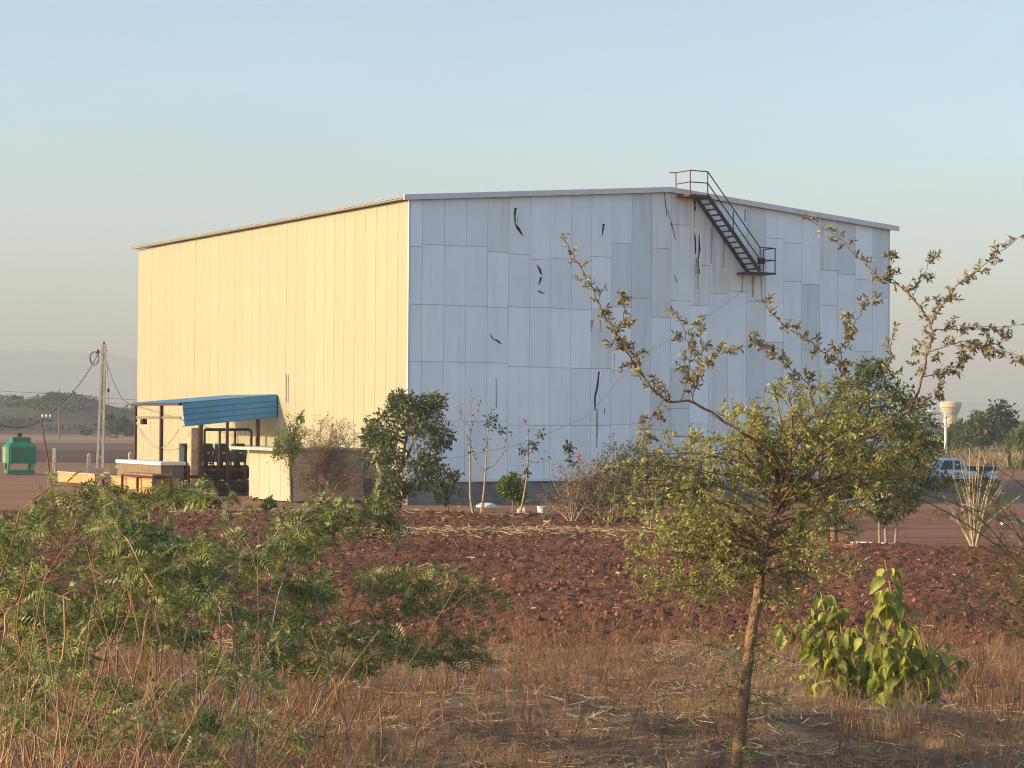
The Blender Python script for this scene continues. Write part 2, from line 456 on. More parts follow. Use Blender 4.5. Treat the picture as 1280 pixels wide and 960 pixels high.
def verge_z(X, Y):
    n = (vnoise(X * .5, Y * .5, 11) - .5) * 0.22 + (vnoise(X * 2.1, Y * 2.1, 12) - .5) * 0.09 + (vnoise(X * 7, Y * 7, 13) - .5) * 0.04
    n += 0.16 * np.exp(-((Y - 23.3 - 0.3 * X) / 0.7) ** 2) - 0.12 * np.exp(-((Y - 24.8 - 0.25 * X) / 0.5) ** 2)
    return n * np.clip((34.2 - Y) / 1.5, 0, 1) + 0.0
grid('dry_verge', np.arange(-11, 11.01, 0.09), np.arange(8, 34.3, 0.09), verge_z, M['verge'])
grid('dirt_track', np.linspace(2, 80, 90), np.linspace(54, 88, 70),
     lambda X, Y: np.where(Y < field_far(X) - 0.2, -0.12, -0.02 + 0.05 * (vnoise(X * .4, Y * 1.3, 21) - .5) + 0.05 * np.sin(Y * 1.3) * 0.5), M['track'])
def strip(name, y0, y1, z, m, x0=-700, x1=700):
    tag(link(name, np_mesh(name, [(x0 * y0 / 200 if abs(x0) > 500 else x0, y0, z), (x1 * y0 / 200 if abs(x1) > 500 else x1, y0, z),
        (x1 * y1 / 200 if abs(x1) > 500 else x1, y1, z), (x0 * y1 / 200 if abs(x0) > 500 else x0, y1, z)], [[(0, 1, 2, 3)]]), m), kind='structure')
strip('ploughed_strip', 170, 232, -0.03, M['far_field_dark'])
strip('fallow_field', 232, 300, -0.02, M['far_field_brown'])
strip('stubble_field', 300, 420, -0.01, M['far_field_tan'])
strip('fallow_field', 420, 520, 0.0, M['far_field_brown'])

xs = np.linspace(-420, 420, 180)
def hz(X, Y):
    pxl = 640 + X / Y * FPX
    # skyline heights (metres above ground at 1000 m) read along the horizon
    top = np.interp(pxl, [-400, -120, 0, 30, 60, 80, 100, 120, 140, 180, 320, 520, 640, 1000, 1120, 1190, 1240, 1290, 1500, 1900],
                    [6, 7.5, 8.2, 8.4, 9.1, 9.3, 8.6, 7.6, 6.3, 4.8, 5, 6, 5, 3, 2.2, 2.2, 3.4, 3.8, 4, 3])
    s = np.clip((Y - 430) / 190, 0, 1); s = s * s * (3 - 2 * s)
    b = np.clip((900 - Y) / 200, 0, 1)
    rough = (vnoise(X * .08, Y * .04, 31) - .5) * 1.0 + (vnoise(X * .45, Y * .15, 32) - .3) * .9
    return (top + rough) * s * b - 0.5 * (1 - s * b)
grid('hills', np.linspace(-290, 290, 520), np.linspace(425, 900, 60), hz, M['hill'])
hr = NR(500)
hx_ = hr.uniform(-170, -85, 5200); hy_ = hr.uniform(470, 640, 5200)
hx_ = np.concatenate([hx_, hr.uniform(95, 190, 2600)]); hy_ = np.concatenate([hy_, hr.uniform(470, 640, 2600)])
kk = vnoise(hx_ * .09, hy_ * .05, 33) > .56
hx_, hy_ = hx_[kk], hy_[kk]
Oh = np.stack([hx_, hy_, hz(hx_, hy_) + .3], -1); Oh = np.repeat(Oh, 5, 0) + hr.normal(size=(len(Oh) * 5, 3)) * np.array([.7, .7, .35])
tag(link('hill_scrub', inst_mesh('hill_scrub', [(0, 0, 0), (.45, -.3, .05), (1, 0, -.06), (.45, .3, .05)], [[(0, 1, 2), (0, 2, 3)]], Oh, hr.normal(size=Oh.shape), hr.normal(size=Oh.shape), hr.uniform(.35, .95, len(Oh))),
         mat("hill_scrub_leaf", (0.050, 0.046, 0.028), 0.9, 0.4, .2, island=.4)), kind='stuff')
def mz(X, Y):
    pxl = 640 + X / Y * FPX
    top = np.interp(pxl, [-900, -300, -60, 40, 110, 175, 300, 600, 1500], [80, 175, 195, 178, 160, 140, 110, 60, 40])
    s = np.clip((Y - 4600) / 900, 0, 1); b = np.clip((6500 - Y) / 800, 0, 1)
    return (top + (vnoise(X * .006, Y * .006, 41) - .5) * 40 + (vnoise(X * .03, Y * .03, 42) - .5) * 10) * s * b - 2
grid('mountain', np.linspace(-3200, 2000, 160), np.linspace(4500, 6540, 40), mz, M['mount'])

# ------------------------------------------------------------------ haze
hm = bpy.data.materials.new("haze_air"); hm.use_nodes = True
hn = hm.node_tree
for n in list(hn.nodes):
    if n.type != 'OUTPUT_MATERIAL': hn.nodes.remove(n)
pv = hn.nodes.new("ShaderNodeVolumePrincipled")
pv.inputs["Color"].default_value = (0.56, 0.615, 0.66, 1)
pv.inputs["Density"].default_value = 0.00045
pv.inputs["Anisotropy"].default_value = 0.0
hn.links.new(pv.outputs[0], [n for n in hn.nodes if n.type == 'OUTPUT_MATERIAL'][0].inputs[1])
tag(MB().box(-6600, -70, -3.2, 6600, 6600, 215).build('haze', hm), kind='stuff')

# ------------------------------------------------------------------ warehouse
TH = 0.5214
O = Vector((-4.243, 89.22, 0))
WID, LEN = 25.09, 31.54
EAVE, RIDGE, PB, RX_ = 12.447, 13.493, 0.936, 0.505 * 25.09
wh = thing('warehouse', 'tall windowless warehouse, sunlit cream side wall and shaded bluish white gable with a steel stair', 'warehouse', O, TH)
D1 = Vector((math.cos(TH), math.sin(TH), 0)); D2 = Vector((-math.sin(TH), math.cos(TH), 0))
def WR(px, py, out=0.0):
    """point of the gable face (shifted out) seen at a pixel, in the warehouse's own frame"""
    r = ray(px, py); n = -D2
    p0 = O + n * out; c = Vector((0, 0, EYE))
    k = (p0 - c).dot(n) / r.dot(n)
    q = c + r * k - O
    return Vector((q.dot(D1), -out, q.z))
def WL(px, py, out=0.0):
    r = ray(px, py); n = -D1
    p0 = O + n * out; c = Vector((0, 0, EYE))
    k = (p0 - c).dot(n) / r.dot(n)
    q = c + r * k - O
    return Vector((-out, q.dot(D2), q.z))
def gz(x):
    return EAVE + (RIDGE - EAVE) * (x / RX_ if x < RX_ else (WID - x) / (WID - RX_))
# backing core
T = 0.08
core = [(T, PB - .02), (WID - T, PB - .02), (WID - T, EAVE - .05), (RX_, RIDGE - .05), (T, EAVE - .05)]
V = [(x, y, z) for y in (T, LEN - T) for x, z in core]
MB().add(V, [(0, 1, 2, 3, 4), (9, 8, 7, 6, 5)] + [(i, i + 5, (i + 1) % 5 + 5, (i + 1) % 5) for i in range(5)]).build('wall_core', M['joint'], wh)
rng = random.Random(4)
def gable_panel(x0, x1, z0, z1, m, proud):
    g = 0.007
    a, b = x0 + g, x1 - g
    top = z1 is None
    za, zb = (gz(a) - .06, gz(b) - .06) if top else (z1 - g, z1 - g)
    lo = z0 + g
    e = 0.006
    y0, y1 = T, -proud
    pts = [(a, lo), (b, lo), (b, zb)]
    if top and a < RX_ < b: pts.append((RX_, RIDGE - .06))
    pts.append((a, za))
    cx = (a + b) / 2; cz = (lo + za) / 2
    n = len(pts)
    V = [(x, y0, z) for x, z in pts] + [(x, y1 + e, z) for x, z in pts] + \
        [(x + (e if x < cx else -e), y1, z + (e if z < cz else -e)) for x, z in pts]
    F = [tuple(2 * n + i for i in range(n))]
    for r_ in (0, 1):
        F += [(r_ * n + i, r_ * n + (i + 1) % n, (r_ + 1) * n + (i + 1) % n, (r_ + 1) * n + i) for i in range(n)]
    MB().add(V, F).build('wall_panel', m, wh)
edges = [0.0]
x = 0.62
while x < WID - 0.3:
    edges.append(x); x += 1.0204
edges.append(WID)
rows_l = [3.36, 5.80, 8.15, 10.5]
jit = [0, .12, .12, .14, -.05, -.1, -.28, -.2, -.25, -.03, -.05]
for c in range(len(edges) - 1):
    x0, x1 = edges[c], edges[c + 1]
    if c < 10:
        seams = [s + (jit[c] if i == 3 else (-.12 if c >= 5 else .02) * (1 if i < 2 else -.3) + rng.uniform(-.015, .015)) for i, s in enumerate(rows_l)]
        if c in (3, 7): seams[1] += 0.0
    elif c == 10: seams = [3.3, 5.6, 8.35, 11.1]
    elif c == 11: seams = [3.35, 5.4, 8.6, 8.95, 11.0] if False else [3.35, 5.4, 8.75]
    else:
        seams = []; z = rng.uniform(2.6, 4.0)
        while z < gz((x0 + x1) / 2) - 1.1:
            seams.append(z); z += rng.choice([1.7, 2.4, 2.9, 3.3]) + rng.uniform(-.1, .1)
    zs = [PB] + seams + [None]
    for i in range(len(zs) - 1):
        z0, z1 = zs[i], zs[i + 1]
        zm = (z0 + (z1 or EAVE)) / 2
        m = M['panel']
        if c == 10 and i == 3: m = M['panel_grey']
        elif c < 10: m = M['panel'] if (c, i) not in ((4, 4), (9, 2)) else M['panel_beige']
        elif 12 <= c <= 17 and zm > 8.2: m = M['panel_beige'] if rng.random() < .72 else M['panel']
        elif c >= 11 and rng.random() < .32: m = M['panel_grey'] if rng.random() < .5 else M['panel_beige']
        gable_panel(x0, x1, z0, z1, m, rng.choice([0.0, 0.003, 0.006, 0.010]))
# long-side panels: one ribbed sheet shared by all
pw = LEN / 31
def ribbed(w, h):
    prof = [(0.006, T), (0.006, .012), (0.013, .0)]
    for k in (1, 2):
        s = w * k / 3
        prof += [(s - .02, .0), (s - .008, .008), (s + .008, .008), (s + .02, .0)]
    prof += [(w - .013, .0), (w - .006, .012), (w - .006, T)]
    n = len(prof)
    V = [(x_, y_, 0) for y_, x_ in prof] + [(x_, y_, h) for y_, x_ in prof]
    return np_mesh('ribbed_panel', V, [[(i, i + n, i + n + 1, i + 1) for i in range(n - 1)]])
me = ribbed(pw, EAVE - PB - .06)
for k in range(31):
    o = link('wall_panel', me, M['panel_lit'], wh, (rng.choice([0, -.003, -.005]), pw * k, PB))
# far and right walls
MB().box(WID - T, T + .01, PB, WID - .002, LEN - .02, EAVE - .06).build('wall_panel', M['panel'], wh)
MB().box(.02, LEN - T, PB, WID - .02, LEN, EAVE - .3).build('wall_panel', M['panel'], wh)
# corner trims
MB().box(-.016, -.018, PB - .02, .07, -.011, EAVE - .05).box(-.018, -.011, PB - .02, -.011, .07, EAVE - .05).build('corner_trim', M['trim'], wh)
MB().box(WID - .07, -.018, PB - .02, WID + .008, -.011, EAVE - .06).build('corner_trim', M['trim'], wh)
# plinth, drip strip
MB().box(.05, .05, -.1, WID - .05, LEN - .05, PB - .03).build('plinth', M['plinth'], wh)
MB().add([(0, -.014, PB + .05), (WID, -.014, PB + .05), (WID, -.07, PB - .05), (0, -.07, PB - .05), (0, -.064, PB - .056), (WID, -.064, PB - .056), (WID, .04, PB - .03), (0, .04, PB - .03)],
         [(0, 3, 2, 1), (3, 4, 5, 2), (4, 7, 6, 5)]).build('drip_strip', M['trim'], wh)
# roof: two slopes with overhang, corrugated at the eave
OV = 0.34; TK = 0.07
def slope_sheet(x0, z0, x1, z1):
    n = 64
    mb = MB()
    ys = np.linspace(-.22, LEN + .22, n * 4 + 1)
    V = []
    for i, y in enumerate(ys):
        d = .035 if (i % 4) in (0, 1) else 0
        V += [(x0, y, z0 + d), (x1, y, z1 + d), (x1, y, z1 + d - TK), (x0, y, z0 + d - TK)]
    F = []
    for i in range(len(ys) - 1):
        a = i * 4; b = a + 4
        F += [(a, a + 1, b + 1, b), (a + 3, b + 3, b + 2, a + 2), (a, b, b + 3, a + 3)]
    F += [(0, 3, 2, 1), (len(V) - 4, len(V) - 3, len(V) - 2, len(V) - 1)]
    return mb.add(V, F)
sl = (RIDGE - EAVE) / RX_
rf = slope_sheet(-OV, EAVE - OV * sl + .10, RX_, RIDGE + .10).build('roof', M['roof'], wh)
slope_sheet(WID + OV, EAVE - OV * sl + .10, RX_, RIDGE + .10).build('roof', M['roof'], wh)
# barge boards along the gable
mb = MB()
for (xa, za, xb, zb) in ((-OV - .02, EAVE - OV * sl, RX_, RIDGE), (RX_, RIDGE, WID + OV + .02, EAVE - OV * sl)):
    V = [(xa, -.26, za - .06), (xb, -.26, zb - .06), (xb, -.26, zb + .165), (xa, -.26, za + .165),
         (xa, -.18, za - .06), (xb, -.18, zb - .06), (xb, -.18, zb + .165), (xa, -.18, za + .165)]
    mb.add(V, [(0, 1, 2, 3), (3, 2, 6, 7), (0, 4, 5, 1), (0, 3, 7, 4), (1, 5, 6, 2), (4, 7, 6, 5)])
mb.build('barge_board', M['trim'], wh)
mb = MB()
for (xa, za, xb, zb) in ((-.02, EAVE, RX_, RIDGE), (RX_, RIDGE, WID + .02, EAVE)):
    mb.add([(xa, -.18, za - .075), (xb, -.18, zb - .075), (xb, .05, zb - .075), (xa, .05, za - .075)], [(0, 1, 2, 3)])
mb.build('soffit', M['joint'], wh)
# eave flashing on long side
MB().box(-OV + .03, -.15, EAVE - .03, -.02, LEN + .15, EAVE + .015).build('eave_flashing', M['roof'], wh)

# torn and split panels
def ribbon(pts, wd, out=0.016, thick=0.01, seed=0):
    rg = random.Random(seed)
    q = [WR(a, b) for a, b in pts]
    fine = []
    for i in range(len(q) - 1):
        for k in range(4):
            t = k / 4
            fine.append((q[i].lerp(q[i + 1], t), wd[i] * (1 - t) + wd[i + 1] * t))
    fine.append((q[-1], wd[-1]))
    V = []
    for p, w in fine:
        w = w * rg.uniform(.65, 1.25) / 30
        V += [(p.x - w / 2, -out, p.z), (p.x + w / 2, -out - thick * rg.random(), p.z + rg.uniform(-.02, .02)),
              (p.x + w / 2, -0.004, p.z), (p.x - w / 2, -.004, p.z)]
    F = []
    for i in range(len(fine) - 1):
        a = i * 4; b = a + 4
        F += [(a, a + 1, b + 1, b), (a + 1, a + 2, b + 2, b + 1), (a, b, b + 3, a + 3)]
    return MB().add(V, F)
z4 = lambda L, ox, oy, s: [(ox + a / s, oy + b / s) for a, b in L]
tears = [
    (z4([(577, 160), (573, 200), (576, 240), (590, 262), (612, 297)], 500, 220, 4), [3.2, 2.2, 1.0, 4.5, 1.2]),
    (z4([(684, 445), (698, 468), (706, 492)], 500, 220, 4), [.6, 3.2, 2.2]),
    (z4([(705, 505), (700, 525), (692, 545)], 500, 220, 4), [3.0, 2.2, .7]),
    (z4([(690, 572), (702, 582), (716, 588)], 500, 220, 4), [1.5, 4.0, 3.0]),
    (z4([(452, 790), (462, 815), (480, 820), (502, 838)], 500, 220, 4), [.6, 1.6, 3.6, 2.0]),
    (z4([(1018, 240), (1014, 268), (1010, 300)], 500, 220, 4), [3.0, 2.2, .8]),
    (z4([(995, 258), (985, 340), (975, 380), (974, 450)], 500, 400, 4), [2.2, 2.6, 2.8, 1.4]),
    (z4([(1022, 440), (1020, 470)], 500, 400, 4), [.9, .9]),
    (z4([(262, 350), (265, 405), (266, 450)], 800, 200, 3.84), [1.2, 2.8, 2.2]),
    (z4([(283, 350), (285, 430), (279, 480), (284, 545)], 800, 200, 3.84), [.8, 3.4, 1.0, 1.8]),
    (z4([(268, 470), (268, 550)], 800, 200, 3.84), [.9, .7]),
    (z4([(262, 188), (263, 245)], 800, 200, 3.84), [3.0, 2.2]),
    (z4([(115, 150), (122, 215), (128, 270)], 800, 200, 3.84), [1.2, 1.0, .6]),
    (z4([(132, 235), (152, 320)], 800, 200, 3.84), [.7, .5]),
    (z4([(150, 300), (170, 385)], 800, 200, 3.84), [.8, .6]),
    (z4([(165, 555), (178, 590)], 800, 200, 3.84), [.9, .5]),
    (z4([(480, 290), (481, 440)], 500, 400, 4), [.4, .6]),
    (z4([(1150, 690), (1146, 760)], 500, 220, 4), [.5, .8]),
]
for i, (pts, wd) in enumerate(tears):
    ribbon(pts, wd, seed=i).build('tear', M['tear'], wh)
for i, (pts, wd) in enumerate([
    (z4([(588, 205), (590, 260)], 500, 220, 4), [.8, .8]),
    (z4([(985, 440), (983, 640)], 500, 400, 4), [3.0, 1.5]),
    (z4([(960, 0), (955, 60)], 500, 400, 4), [4.0, 1.0]),
    (z4([(1000, 0), (1004, 60)], 500, 400, 4), [1.5, .5]),
    (z4([(1072, 170), (1068, 290)], 500, 400, 4), [1.0, .5]),
    (z4([(505, 235), (503, 300)], 800, 200, 3.84), [3.0, 2.0]),
    (z4([(276, 470), (278, 620)], 800, 200, 3.84), [4.0, 1.5])]):
    ribbon(pts, wd, out=0.013, thick=.001, seed=50 + i).build('rust_streak', M['smear'], wh)
for i in (0, 1, 3, 4, 6, 9):
    pts, wd = tears[i]
    q = [WR(a, b) for a, b in pts]
    V = []; rg_ = random.Random(i)
    for p, w in zip(q, wd):
        xx = p.x + w / 60 + .004
        V += [(xx, -.012, p.z), (xx + .035 * rg_.uniform(.6, 1.4), -.012 - .07 * rg_.uniform(.3, 1), p.z + .02), (xx + .045 * rg_.uniform(.8, 1.3), -.012, p.z)]
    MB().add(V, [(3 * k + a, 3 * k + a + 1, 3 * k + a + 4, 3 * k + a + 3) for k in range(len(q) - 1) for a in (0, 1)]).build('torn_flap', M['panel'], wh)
for i, (pts, wd) in enumerate([([(941, 345), (941, 372)], [5, 2]), ([(928, 344), (927, 366)], [3, 1]), ([(951, 345), (952, 380)], [2, 1]), ([(868, 262), (868, 285)], [2, 1]), ([(905, 300), (904, 335)], [3, 1.2]), ([(890, 280), (889, 330)], [2.5, 1])]):
    ribbon(pts, wd, out=0.013, thick=.001, seed=80 + i).build('rust_streak', M['smear'], wh)
# conduit pipe on the long wall and flood lamp cable
a = WL(357.5, 468, .1); b = WL(357.5, 502, .1)
MB().tube([a, b], .035).build('conduit', M['wire_pale'], wh)
pts = [WR(931, 362, .05), WR(868, 408, .12), WR(800, 445, .15), WR(735, 520, .2), WR(660, 553, .4), WR(562, 574, .5)]
MB().tube(pts, .007, 4).build('cable', M['wire_pale'], wh)

# ------------------------------------------------------------------ staircase on the gable
st = bpy.data.objects.new('staircase', None); COL.objects.link(st); st.parent = wh
st["label"] = "dark steel stair with handrail from roof platform to a small landing"
s_out, s_in = 1.0, 0.12
def WO(px, py): return WR(px, py, s_out)
so_t, so_b = WO(884.5, 244.5), WO(950, 339.5)
si_t, si_b = Vector((so_t.x, -s_in, so_t.z)), Vector((so_b.x, -s_in, so_b.z))
MB().bar(so_t, so_b, .05, .17).build('stringer', M['steel'], st)
MB().bar(si_t, si_b, .05, .17).build('stringer', M['steel'], st)
NT = 14
tm = MB().box(-.02, .025, -.02, .22, s_out - s_in - .025, .018).box(-.02, .027, -.055, .0, s_out - s_in - .027, -.02).build('tread', M['steel'], st).data
bpy.data.objects.remove([o for o in st.children if o.name.startswith('tread')][0])
for k in range(NT):
    p = so_t.lerp(so_b, (k + .5) / NT)
    link('tread', tm, M['steel'], st, (p.x - .10, -s_out, p.z + .02))
H1 = (WO(883.8, 214.5).z - so_t.z)
def rail(a, b, m=M['steel'], r=.026, nm='handrail'): return MB().tube([a, b], r, 6).build(nm, m, st)
up = Vector((0, 0, 1))
rail(so_t + up * H1, WO(950, 309.4)); rail(so_t + up * (H1 * .52), WO(949.5, 324))
pm = WO(916.5, 291); rail(pm, WO(916.5, 264), nm='rail_post')
# bottom landing
lx0, lx1 = so_b.x - .05, WO(969.5, 338.5).x; lz = so_b.z
MB().box(lx0 - .55, -s_out - .02, lz - .10, lx1, -s_in + .05, lz - .02).build('landing', M['steel'], st)
hz_ = WO(950, 309.4).z
for (xx, yy) in ((so_b.x, -s_out), (lx1 - .03, -s_out), (lx1 - .03, -s_in)):
    rail((xx, yy, lz - .02), (xx, yy, hz_), nm='rail_post')
for zz in (hz_, lz + (hz_ - lz) * .5):
    rail((so_b.x, -s_out, zz), (lx1 - .03, -s_out, zz)); rail((lx1 - .03, -s_out, zz), (lx1 - .03, -s_in, zz))
MB().box(so_b.x + .02, -s_out + .05, lz + .35, so_b.x + .32, -s_out + .25, lz + .62, .02).bar((so_b.x + .1, -s_out + .15, lz), (so_b.x + .1, -s_out + .15, lz + .4), .05).build('flood_lamp', M['black'], st)
# top platform
tx0, tx1 = WO(862.7, 241).x, so_t.x; tz = so_t.z
MB().box(tx0 - .03, -s_out - .02, tz - .06, tx1 + .03, .35, tz + .02).build('platform', M['steel_red'], st)
hz2 = tz + H1
for (xx, yy, m) in ((tx0, -s_out, 'steel_red'), (tx1, -s_out, 'steel'), (tx0, .1, 'steel_red')):
    rail((xx, yy, tz), (xx, yy, hz2), M[m], nm='rail_post')
for zz in (hz2, tz + H1 * .52):
    rail((tx0, -s_out, zz), (tx1, -s_out, zz)); rail((tx0, -s_out, zz), (tx0, .1, zz), M['steel_red'])
rail((tx0, .1, hz2), (tx0 - .25, .25, hz2), M['steel_red'])

# ------------------------------------------------------------------ yard on the long side
# canopy
cn = thing('canopy', 'blue sheeted lean-to canopy on brown posts against the sunlit cream wall', 'canopy', O, TH)
yn = WL(347, 494).y                       # where the near side meets the wall
zc_w = WL(347, 494).z
def out_at(px, y):                        # how far out from the wall at distance y along it
    lo, hi = 0, 14
    for _ in range(40):
        mid = (lo + hi) / 2
        w = O + D1 * (-mid) + D2 * y
        v = w - Vector((0, 0, EYE))
        X = 640 + FPX * v.dot(RX) / v.dot(F3)
        if X > px: lo = mid
        else: hi = mid
    return (lo + hi) / 2
co = out_at(226, yn)
def zat(px, py, outd, y):
    w = O + D1 * (-outd) + D2 * y
    r = ray(px, py); k = (w.y) / r.y
    return EYE + r.z * k
zc_o = zat(225, 504, co, yn)
lo, hi = yn, yn + 12
for _ in range(40):
    mid = (lo + hi) / 2
    v = O + D1 * (-co) + D2 * mid - Vector((0, 0, EYE))
    if 640 + FPX * v.dot(RX) / v.dot(F3) > 168: lo = mid
    else: hi = mid
yf = lo
print("canopy near", yn, "out", co, "far", yf, "z", zc_w, zc_o)
def corr(x0, z0, x1, z1, y0, y1, n):
    V = []; F = []
    ys = np.linspace(y0, y1, n * 2 + 1)
    for i, y in enumerate(ys):
        d = .03 if i % 2 else 0
        V += [(x0, y, z0 + d), (x1, y, z1 + d)]
    F = [(2 * i, 2 * i + 1, 2 * i + 3, 2 * i + 2) for i in range(len(ys) - 1)]
    V += [(a, b, c - .012) for a, b, c in V[:]]; h = len(ys) * 2
    F += [tuple(h + q for q in f[::-1]) for f in F[:]]
    F += [(2 * i, 2 * i + 2, h + 2 * i + 2, h + 2 * i) for i in range(len(ys) - 1)]
    return MB().add(V, F)
nsh = 5
for k in range(nsh):
    a = yn + (yf - yn) * k / nsh; b = yn + (yf - yn) * (k + 1) / nsh + .03
    corr(-co - .15, zc_o + .02, -.03, zc_w + .02, a, b, 5).build('roof_sheet', M['blue'], cn)
# hanging side sheets: four boards running along the slope
zb_o = zat(230, 533, co, yn); zb_w = zat(347, 521, 0.05, yn)
NB = 4
for k in range(NB):
    t0, t1 = k / NB, (k + 1) / NB + .006
    zo0, zo1 = zc_o + (zb_o - zc_o) * t0, zc_o + (zb_o - zc_o) * t1
    zw0, zw1 = zc_w + (zb_w - zc_w) * t0, zc_w + (zb_w - zc_w) * t1
    y = yn - .04
    e = -.006 * k
    V = [(-co + .12 * t0, y - .02 + e, zo0), (-.06, y - .02 + e, zw0), (-.06, y - .05 + e, zw1), (-co + .12 * t1, y - .05 + e, zo1)]
    V += [(a_, b_ + .015, c_) for a_, b_, c_ in V]
    V += [(-co, y - .072 + e, zo1 + .02), (-.06, y - .072 + e, zw1 + .02), (-.06, y - .05 + e, zw1 - .01), (-co, y - .05 + e, zo1 - .01)]
    MB().add(V, [(0, 3, 2, 1), (4, 5, 6, 7), (0, 1, 5, 4), (0, 4, 7, 3), (1, 2, 6, 5), (3, 7, 6, 2), (8, 11, 10, 9), (3, 8, 9, 2)]).build('side_sheet', M['blue'], cn)
MB().bar((-.045, yn - .07, zc_w - .02), (-.045, yn - .07, zb_w), .05).build('edge_angle', M['black'], cn)
MB().bar((-co - .12, yn, zc_o - .05), (-co - .12, yf + .2, zc_o - .05), .07, .11).build('eave_beam', M['brown_steel'], cn)
for y_ in (yn + .1, (yn + yf) / 2, yf - .1):
    MB().bar((-co - .1, y_, zc_o - .07), (-.05, y_, zc_w - .07), .06, .09).build('rafter', M['brown_steel'], cn)
zr = zat(195, 522, co, (yn + yf) / 2)
MB().bar((-co, yn + .1, zr), (-co, yf, zr), .05, .11).build('cross_rail', M['wood_grey'], cn)
MB().box(-co - .12, yf - 1.3, zr - .32, -co + .12, yf - 1.0, zr - .06, .02).build('junction_box', M['black'], cn)
for (fo, y_, w_) in ((co, yn + (yf - yn) * .42, .14), (out_at(250, yn + .08), yn + .08, .17), (co * .52, yn + .08, .11), (co * .2, yn + .08, .15), (co, yf - .1, .1)):
    z_ = zc_o + (zc_w - zc_o) * (1 - fo / co) - .05
    MB().box(-fo - w_ / 2, y_ - w_ / 2, 0, -fo + w_ / 2, y_ + w_ / 2, z_).build('post', M['brown_steel'], cn)
# hanging cables under the canopy
def sag(a, b, s, n=14):
    a = Vector(a); b = Vector(b)
    return [a.lerp(b, i / n) - Vector((0, 0, s * 4 * (i / n) * (1 - i / n))) for i in range(n + 1)]
MB().tube(sag((-co, yf, zr - .1), (-co, yn + .3, zr - .5), 1.1), .022, 4).build('hanging_cable', M['wire_pale'], cn)
MB().tube(sag((-co, yf, zr - .2), (-co + 1.2, yn + .1, zr - .2), 1.3), .018, 4).build('hanging_cable', M['wire_pale'], cn)

def BW(out, y, z=0.0):                     # world point from the long wall's frame
    return O + D1 * (-out) + D2 * y + Vector((0, 0, z))
# plastered pillar
pc = BW(out_at(242, yn + .35), yn + .35)
pl = thing('pillar', 'short square pillar of flaking plaster under the outer corner of the blue canopy', 'pillar', pc, TH)
zt = zat(243, 535, co, yn)
MB().box(-.24, -.24, 0, .24, .24, zt, .02).build('shaft', M['brick_plaster'], pl)
MB().box(-.30, -.30, -.05, .30, .30, .25, .02).build('footing', M['concrete'], pl)
# compressors: dark green cabinets over black motors
def compressor():
    t = thing('compressor', '', 'compressor', (0, 0, 0), TH, 'refrigeration compressors under the canopy')
    MB().box(-.22, -.30, 1.42, .22, .30, 2.28, .025).build('cabinet', M['dkgreen'], t)
    MB().box(-.06, -.312, 1.80, .08, -.296, 1.90).build('gauge_plate', M['slab'], t)
    mb = MB(); mb.tube([(-.33, 0, .95), (-.30, 0, .95), (.45, 0, .95), (.48, 0, .95)], [.2, .34, .34, .2], 14)
    mb.build('motor', M['black'], t, smooth=False)
    MB().tube([(.0, 0, 1.2), (.0, 0, 1.44)], .10, 10).build('neck', M['pipe'], t)
    for s in (-.25, .3):
        MB().box(s - .05, -.28, .42, s + .05, .28, .68).build('foot', M['brown_steel'], t)
    MB().box(-.45, -.36, 0, .55, .36, .42, .02).build('base', M['concrete'], t)
    MB().tube([(.30, -.1, 1.2), (.36, -.1, 1.9), (.36, .1, 2.1)], .045, 8).build('suction_pipe', M['pipe'], t)
    return t
cp = compressor()
for i, (pxx, lab) in enumerate(((232, 'dark green compressor cabinet left of the plaster pillar, outermost of the four'),
                  (257, 'dark green compressor cabinet just right of the plaster pillar'),
                  (276, 'dark compressor cabinet under the left drop of the pipe frame'),
                  (297, 'dark green compressor cabinet nearest the small sheet-clad cabin'))):
    yy = yn + 1.3
    loc = BW(out_at(pxx, yy), yy)
    if i == 0:
        cp.location = loc; cp["label"] = lab
    else:
        copy_thing(cp, loc, TH, lab)
# pipe frame
pf = thing('pipe_loop', 'dark bent pipe loop standing over the compressors beneath the blue side sheet', 'pipe', O, TH)
yp = yn + .5
A = lambda px, py: Vector((-out_at(px, yp), yp, zat(px, py, out_at(px, yp), yp)))
a, b = A(255, 537), A(312, 537); g = A(314, 566)
MB().tube([a, b - Vector((.12, 0, 0)), b + Vector((.0, 0, -.03)), b + Vector((.06, 0, -.15)), (b.x + .06, yp, .02)], .065, 8).build('main_pipe', M['pipe'], pf)
for px in (274, 293):
    q = A(px, 537); MB().tube([q, (q.x, yp, .5)], .055, 8).build('drop_pipe', M['pipe'], pf)
MB().tube([(a.x, yp, a.z), (a.x, yp, .02)], .055, 8).build('drop_pipe', M['pipe'], pf)
